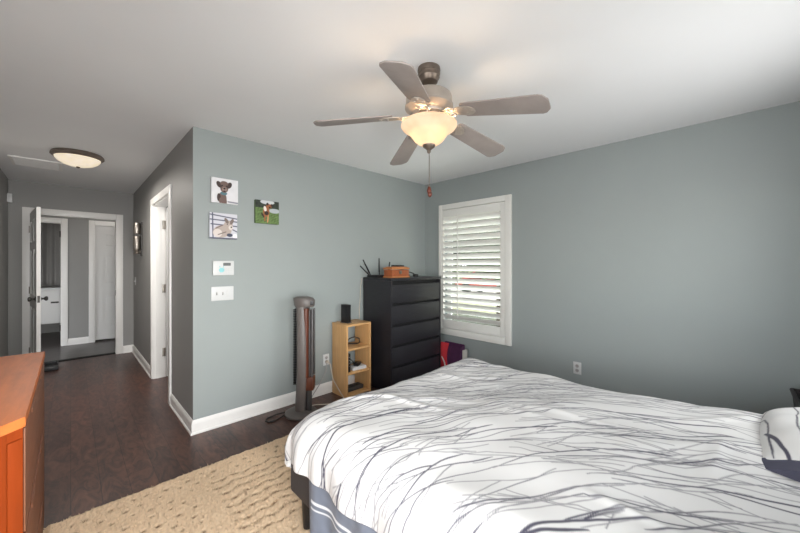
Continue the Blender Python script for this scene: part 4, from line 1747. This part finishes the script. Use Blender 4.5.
for x0, x1 in ((-.39, -.005), (.005, .39)):
    b = MB()
    b.box((x0, -.218, .32), (x1, -.20, .88), .004)
    dw = obj('door', b, M['door'], vn)
    b = MB()
    xm = (x0 + x1) / 2
    b.box((xm - .05, -.235, .66), (xm + .05, -.225, .69), .003)
    b.box((xm - .045, -.226, .668), (xm - .035, -.217, .682))
    b.box((xm + .035, -.226, .668), (xm + .045, -.217, .682))
    obj('handle', b, M['dark_steel'], dw)

# ------------------------------------------------------------------ ceiling fan
FX, FY = 1.428, 1.220
cf = thing('ceiling_fan', 'five-blade ceiling fan with lit amber glass bowl and pull chains', 'ceiling fan', (FX, FY, HC))
Zc = lambda z: z - HC
b = MB()
b.lathe([(0, 0), (.062, 0), (.064, Zc(2.425)), (.060, Zc(2.415)), (.063, Zc(2.408)), (.058, Zc(2.395)), (.060, Zc(2.388)), (.050, Zc(2.37)), (.048, Zc(2.362)), (.030, Zc(2.35)), (0, Zc(2.348))], n=36)
obj('canopy', b, M['pewter'], cf)
b = MB()
b.lathe([(.013, Zc(2.36)), (.013, Zc(2.315)), (.024, Zc(2.312)), (.026, Zc(2.30)), (.024, Zc(2.295))], n=20)
obj('downrod', b, M['pewter'], cf)
b = MB()
b.lathe([(0, Zc(2.302)), (.06, Zc(2.302)), (.105, Zc(2.296)), (.122, Zc(2.285)), (.128, Zc(2.27)), (.128, Zc(2.232)), (.134, Zc(2.228)), (.134, Zc(2.216)), (.126, Zc(2.21)), (.110, Zc(2.196)), (.095, Zc(2.19)), (0, Zc(2.19))], n=48)
obj('motor_housing', b, M['housing'], cf)
b = MB()
b.lathe([(.095, Zc(2.192)), (.088, Zc(2.178)), (.070, Zc(2.170)), (.075, Zc(2.160)), (.085, Zc(2.152)), (.085, Zc(2.142)), (.06, Zc(2.138)), (.05, Zc(2.125)), (0, Zc(2.125))], n=36)
obj('light_fitter', b, M['housing'], cf)
bt = [math.radians(d_) for d_ in (62.0, 135.2, 208.2, 279.2, 352.8)]
ztips = (2.083, 2.131, 2.108, 2.062, 2.092)
for k, a in enumerate(bt):
    ztip = ztips[k]
    zroot = 2.172
    r0_, r1_ = .205, .642
    slope = math.atan2(ztip - zroot, r1_ - .12)
    mtx = (Matrix.Translation((0, 0, Zc(zroot))) @ Matrix.Rotation(a, 4, 'Z') @ Matrix.Translation((.12, 0, 0))
           @ Matrix.Rotation(-slope, 4, 'Y') @ Matrix.Rotation(math.radians(-12), 4, 'X'))
    L = (r1_ - .12)
    w0, w1 = .056, .070
    out = [(r0_ - .12, -w0 + .012), (r0_ - .11, -w0)]
    out += [(L - .040, -w1), (L - .022, -w1 + .006), (L - .002, -w1 + .034), (L, -w1 + .045), (L, w1 - .045), (L - .002, w1 - .034), (L - .022, w1 - .006), (L - .040, w1)]
    out += [(r0_ - .11, w0), (r0_ - .12, w0 - .012)]
    b = MB()
    b.prism(out, -.003, .004, mtx, .0012)
    bl_ = obj('blade', b, M['blade'], cf)
    b = MB()
    b.prism([(-.045, -.022), (.02, -.015), (.06, -.03), (.10, -.040), (.135, -.034), (.16, -.012), (.16, .012), (.135, .034), (.10, .040), (.06, .03), (.02, .015), (-.045, .022)], -.009, -.0035, mtx, .0015)
    for sg_ in (-1, 1):
        b.tube([tuple(mtx @ Vector((.0 + .02 * math.cos(q * PI / 5) + .02, sg_ * (.022 + .016 * math.sin(q * PI / 5)), -.010))) for q in range(11)], .0045, 6)
        b.lathe([(0, -.013), (.006, -.012), (.007, -.008)], (.11, sg_ * .02, 0), 10, mtx)
    b.lathe([(0, -.013), (.006, -.012), (.007, -.008)], (.145, 0, 0), 10, mtx)
    obj('blade_bracket', b, M['housing'], bl_)
# scrolls round the fitter
b = MB()
for k in range(10):
    a = 2 * PI * k / 10
    m_ = Matrix.Rotation(a, 4, 'Z')
    b.tube([tuple(m_ @ Vector((.082 + .020 * math.sin(q * PI / 4), .012 * math.cos(q * PI / 4) * (1 if q < 5 else .7), Zc(2.158) + .018 * math.cos(q * PI / 4)))) for q in range(9)], .0045, 6)
obj('scrollwork', b, M['nickel'], cf)
# bell-shaped glass bowl
b = MB()
outer = [(.148, Zc(2.132)), (.155, Zc(2.126)), (.156, Zc(2.116)), (.146, Zc(2.102)), (.124, Zc(2.090)), (.106, Zc(2.074)), (.093, Zc(2.054)), (.079, Zc(2.036)), (.062, Zc(2.022)), (.045, Zc(2.013)), (.022, Zc(2.010))]
inner = [(max(r - .004, .018), z + .003) for r, z in outer]
b.lathe(outer + inner[::-1] + [outer[0]], n=48, closed=True)
obj('glass_bowl', b, M['fan_glass'], cf)
b = MB()
b.lathe([(0, Zc(2.020)), (.03, Zc(2.018)), (.036, Zc(2.010)), (.032, Zc(2.000)), (.018, Zc(1.990)), (.010, Zc(1.982)), (.011, Zc(1.974)), (.006, Zc(1.966)), (0, Zc(1.964))], n=24)
obj('bowl_finial', b, M['pewter'], cf)
for (x_, y_), zb in (((-.006, -.006), 1.775), ((.009, .004), 1.762)):
    b = MB()
    b.tube([(x_ * .6, y_ * .6, Zc(1.972)), (x_, y_, Zc(1.93)), (x_, y_, Zc(zb))], .0013, 6)
    ch = obj('pull_chain', b, M['pewter'], cf)
    b = MB()
    b.lathe([(0, Zc(zb) + .004), (.007, Zc(zb)), (.010, Zc(zb) - .010), (.013, Zc(zb) - .020), (.010, Zc(zb) - .032), (.004, Zc(zb) - .038), (0, Zc(zb) - .039)], (x_ * 1.7, y_ * 1.7, 0), 16)
    obj('chain_fob', b, M['copper'], ch)
for k in range(3):
    a = k * 2.094 + .4
    point('fan_bulb', (FX + .055 * math.cos(a), FY + .055 * math.sin(a), 2.075), 1.5, (1.0, .66, .36), .022)
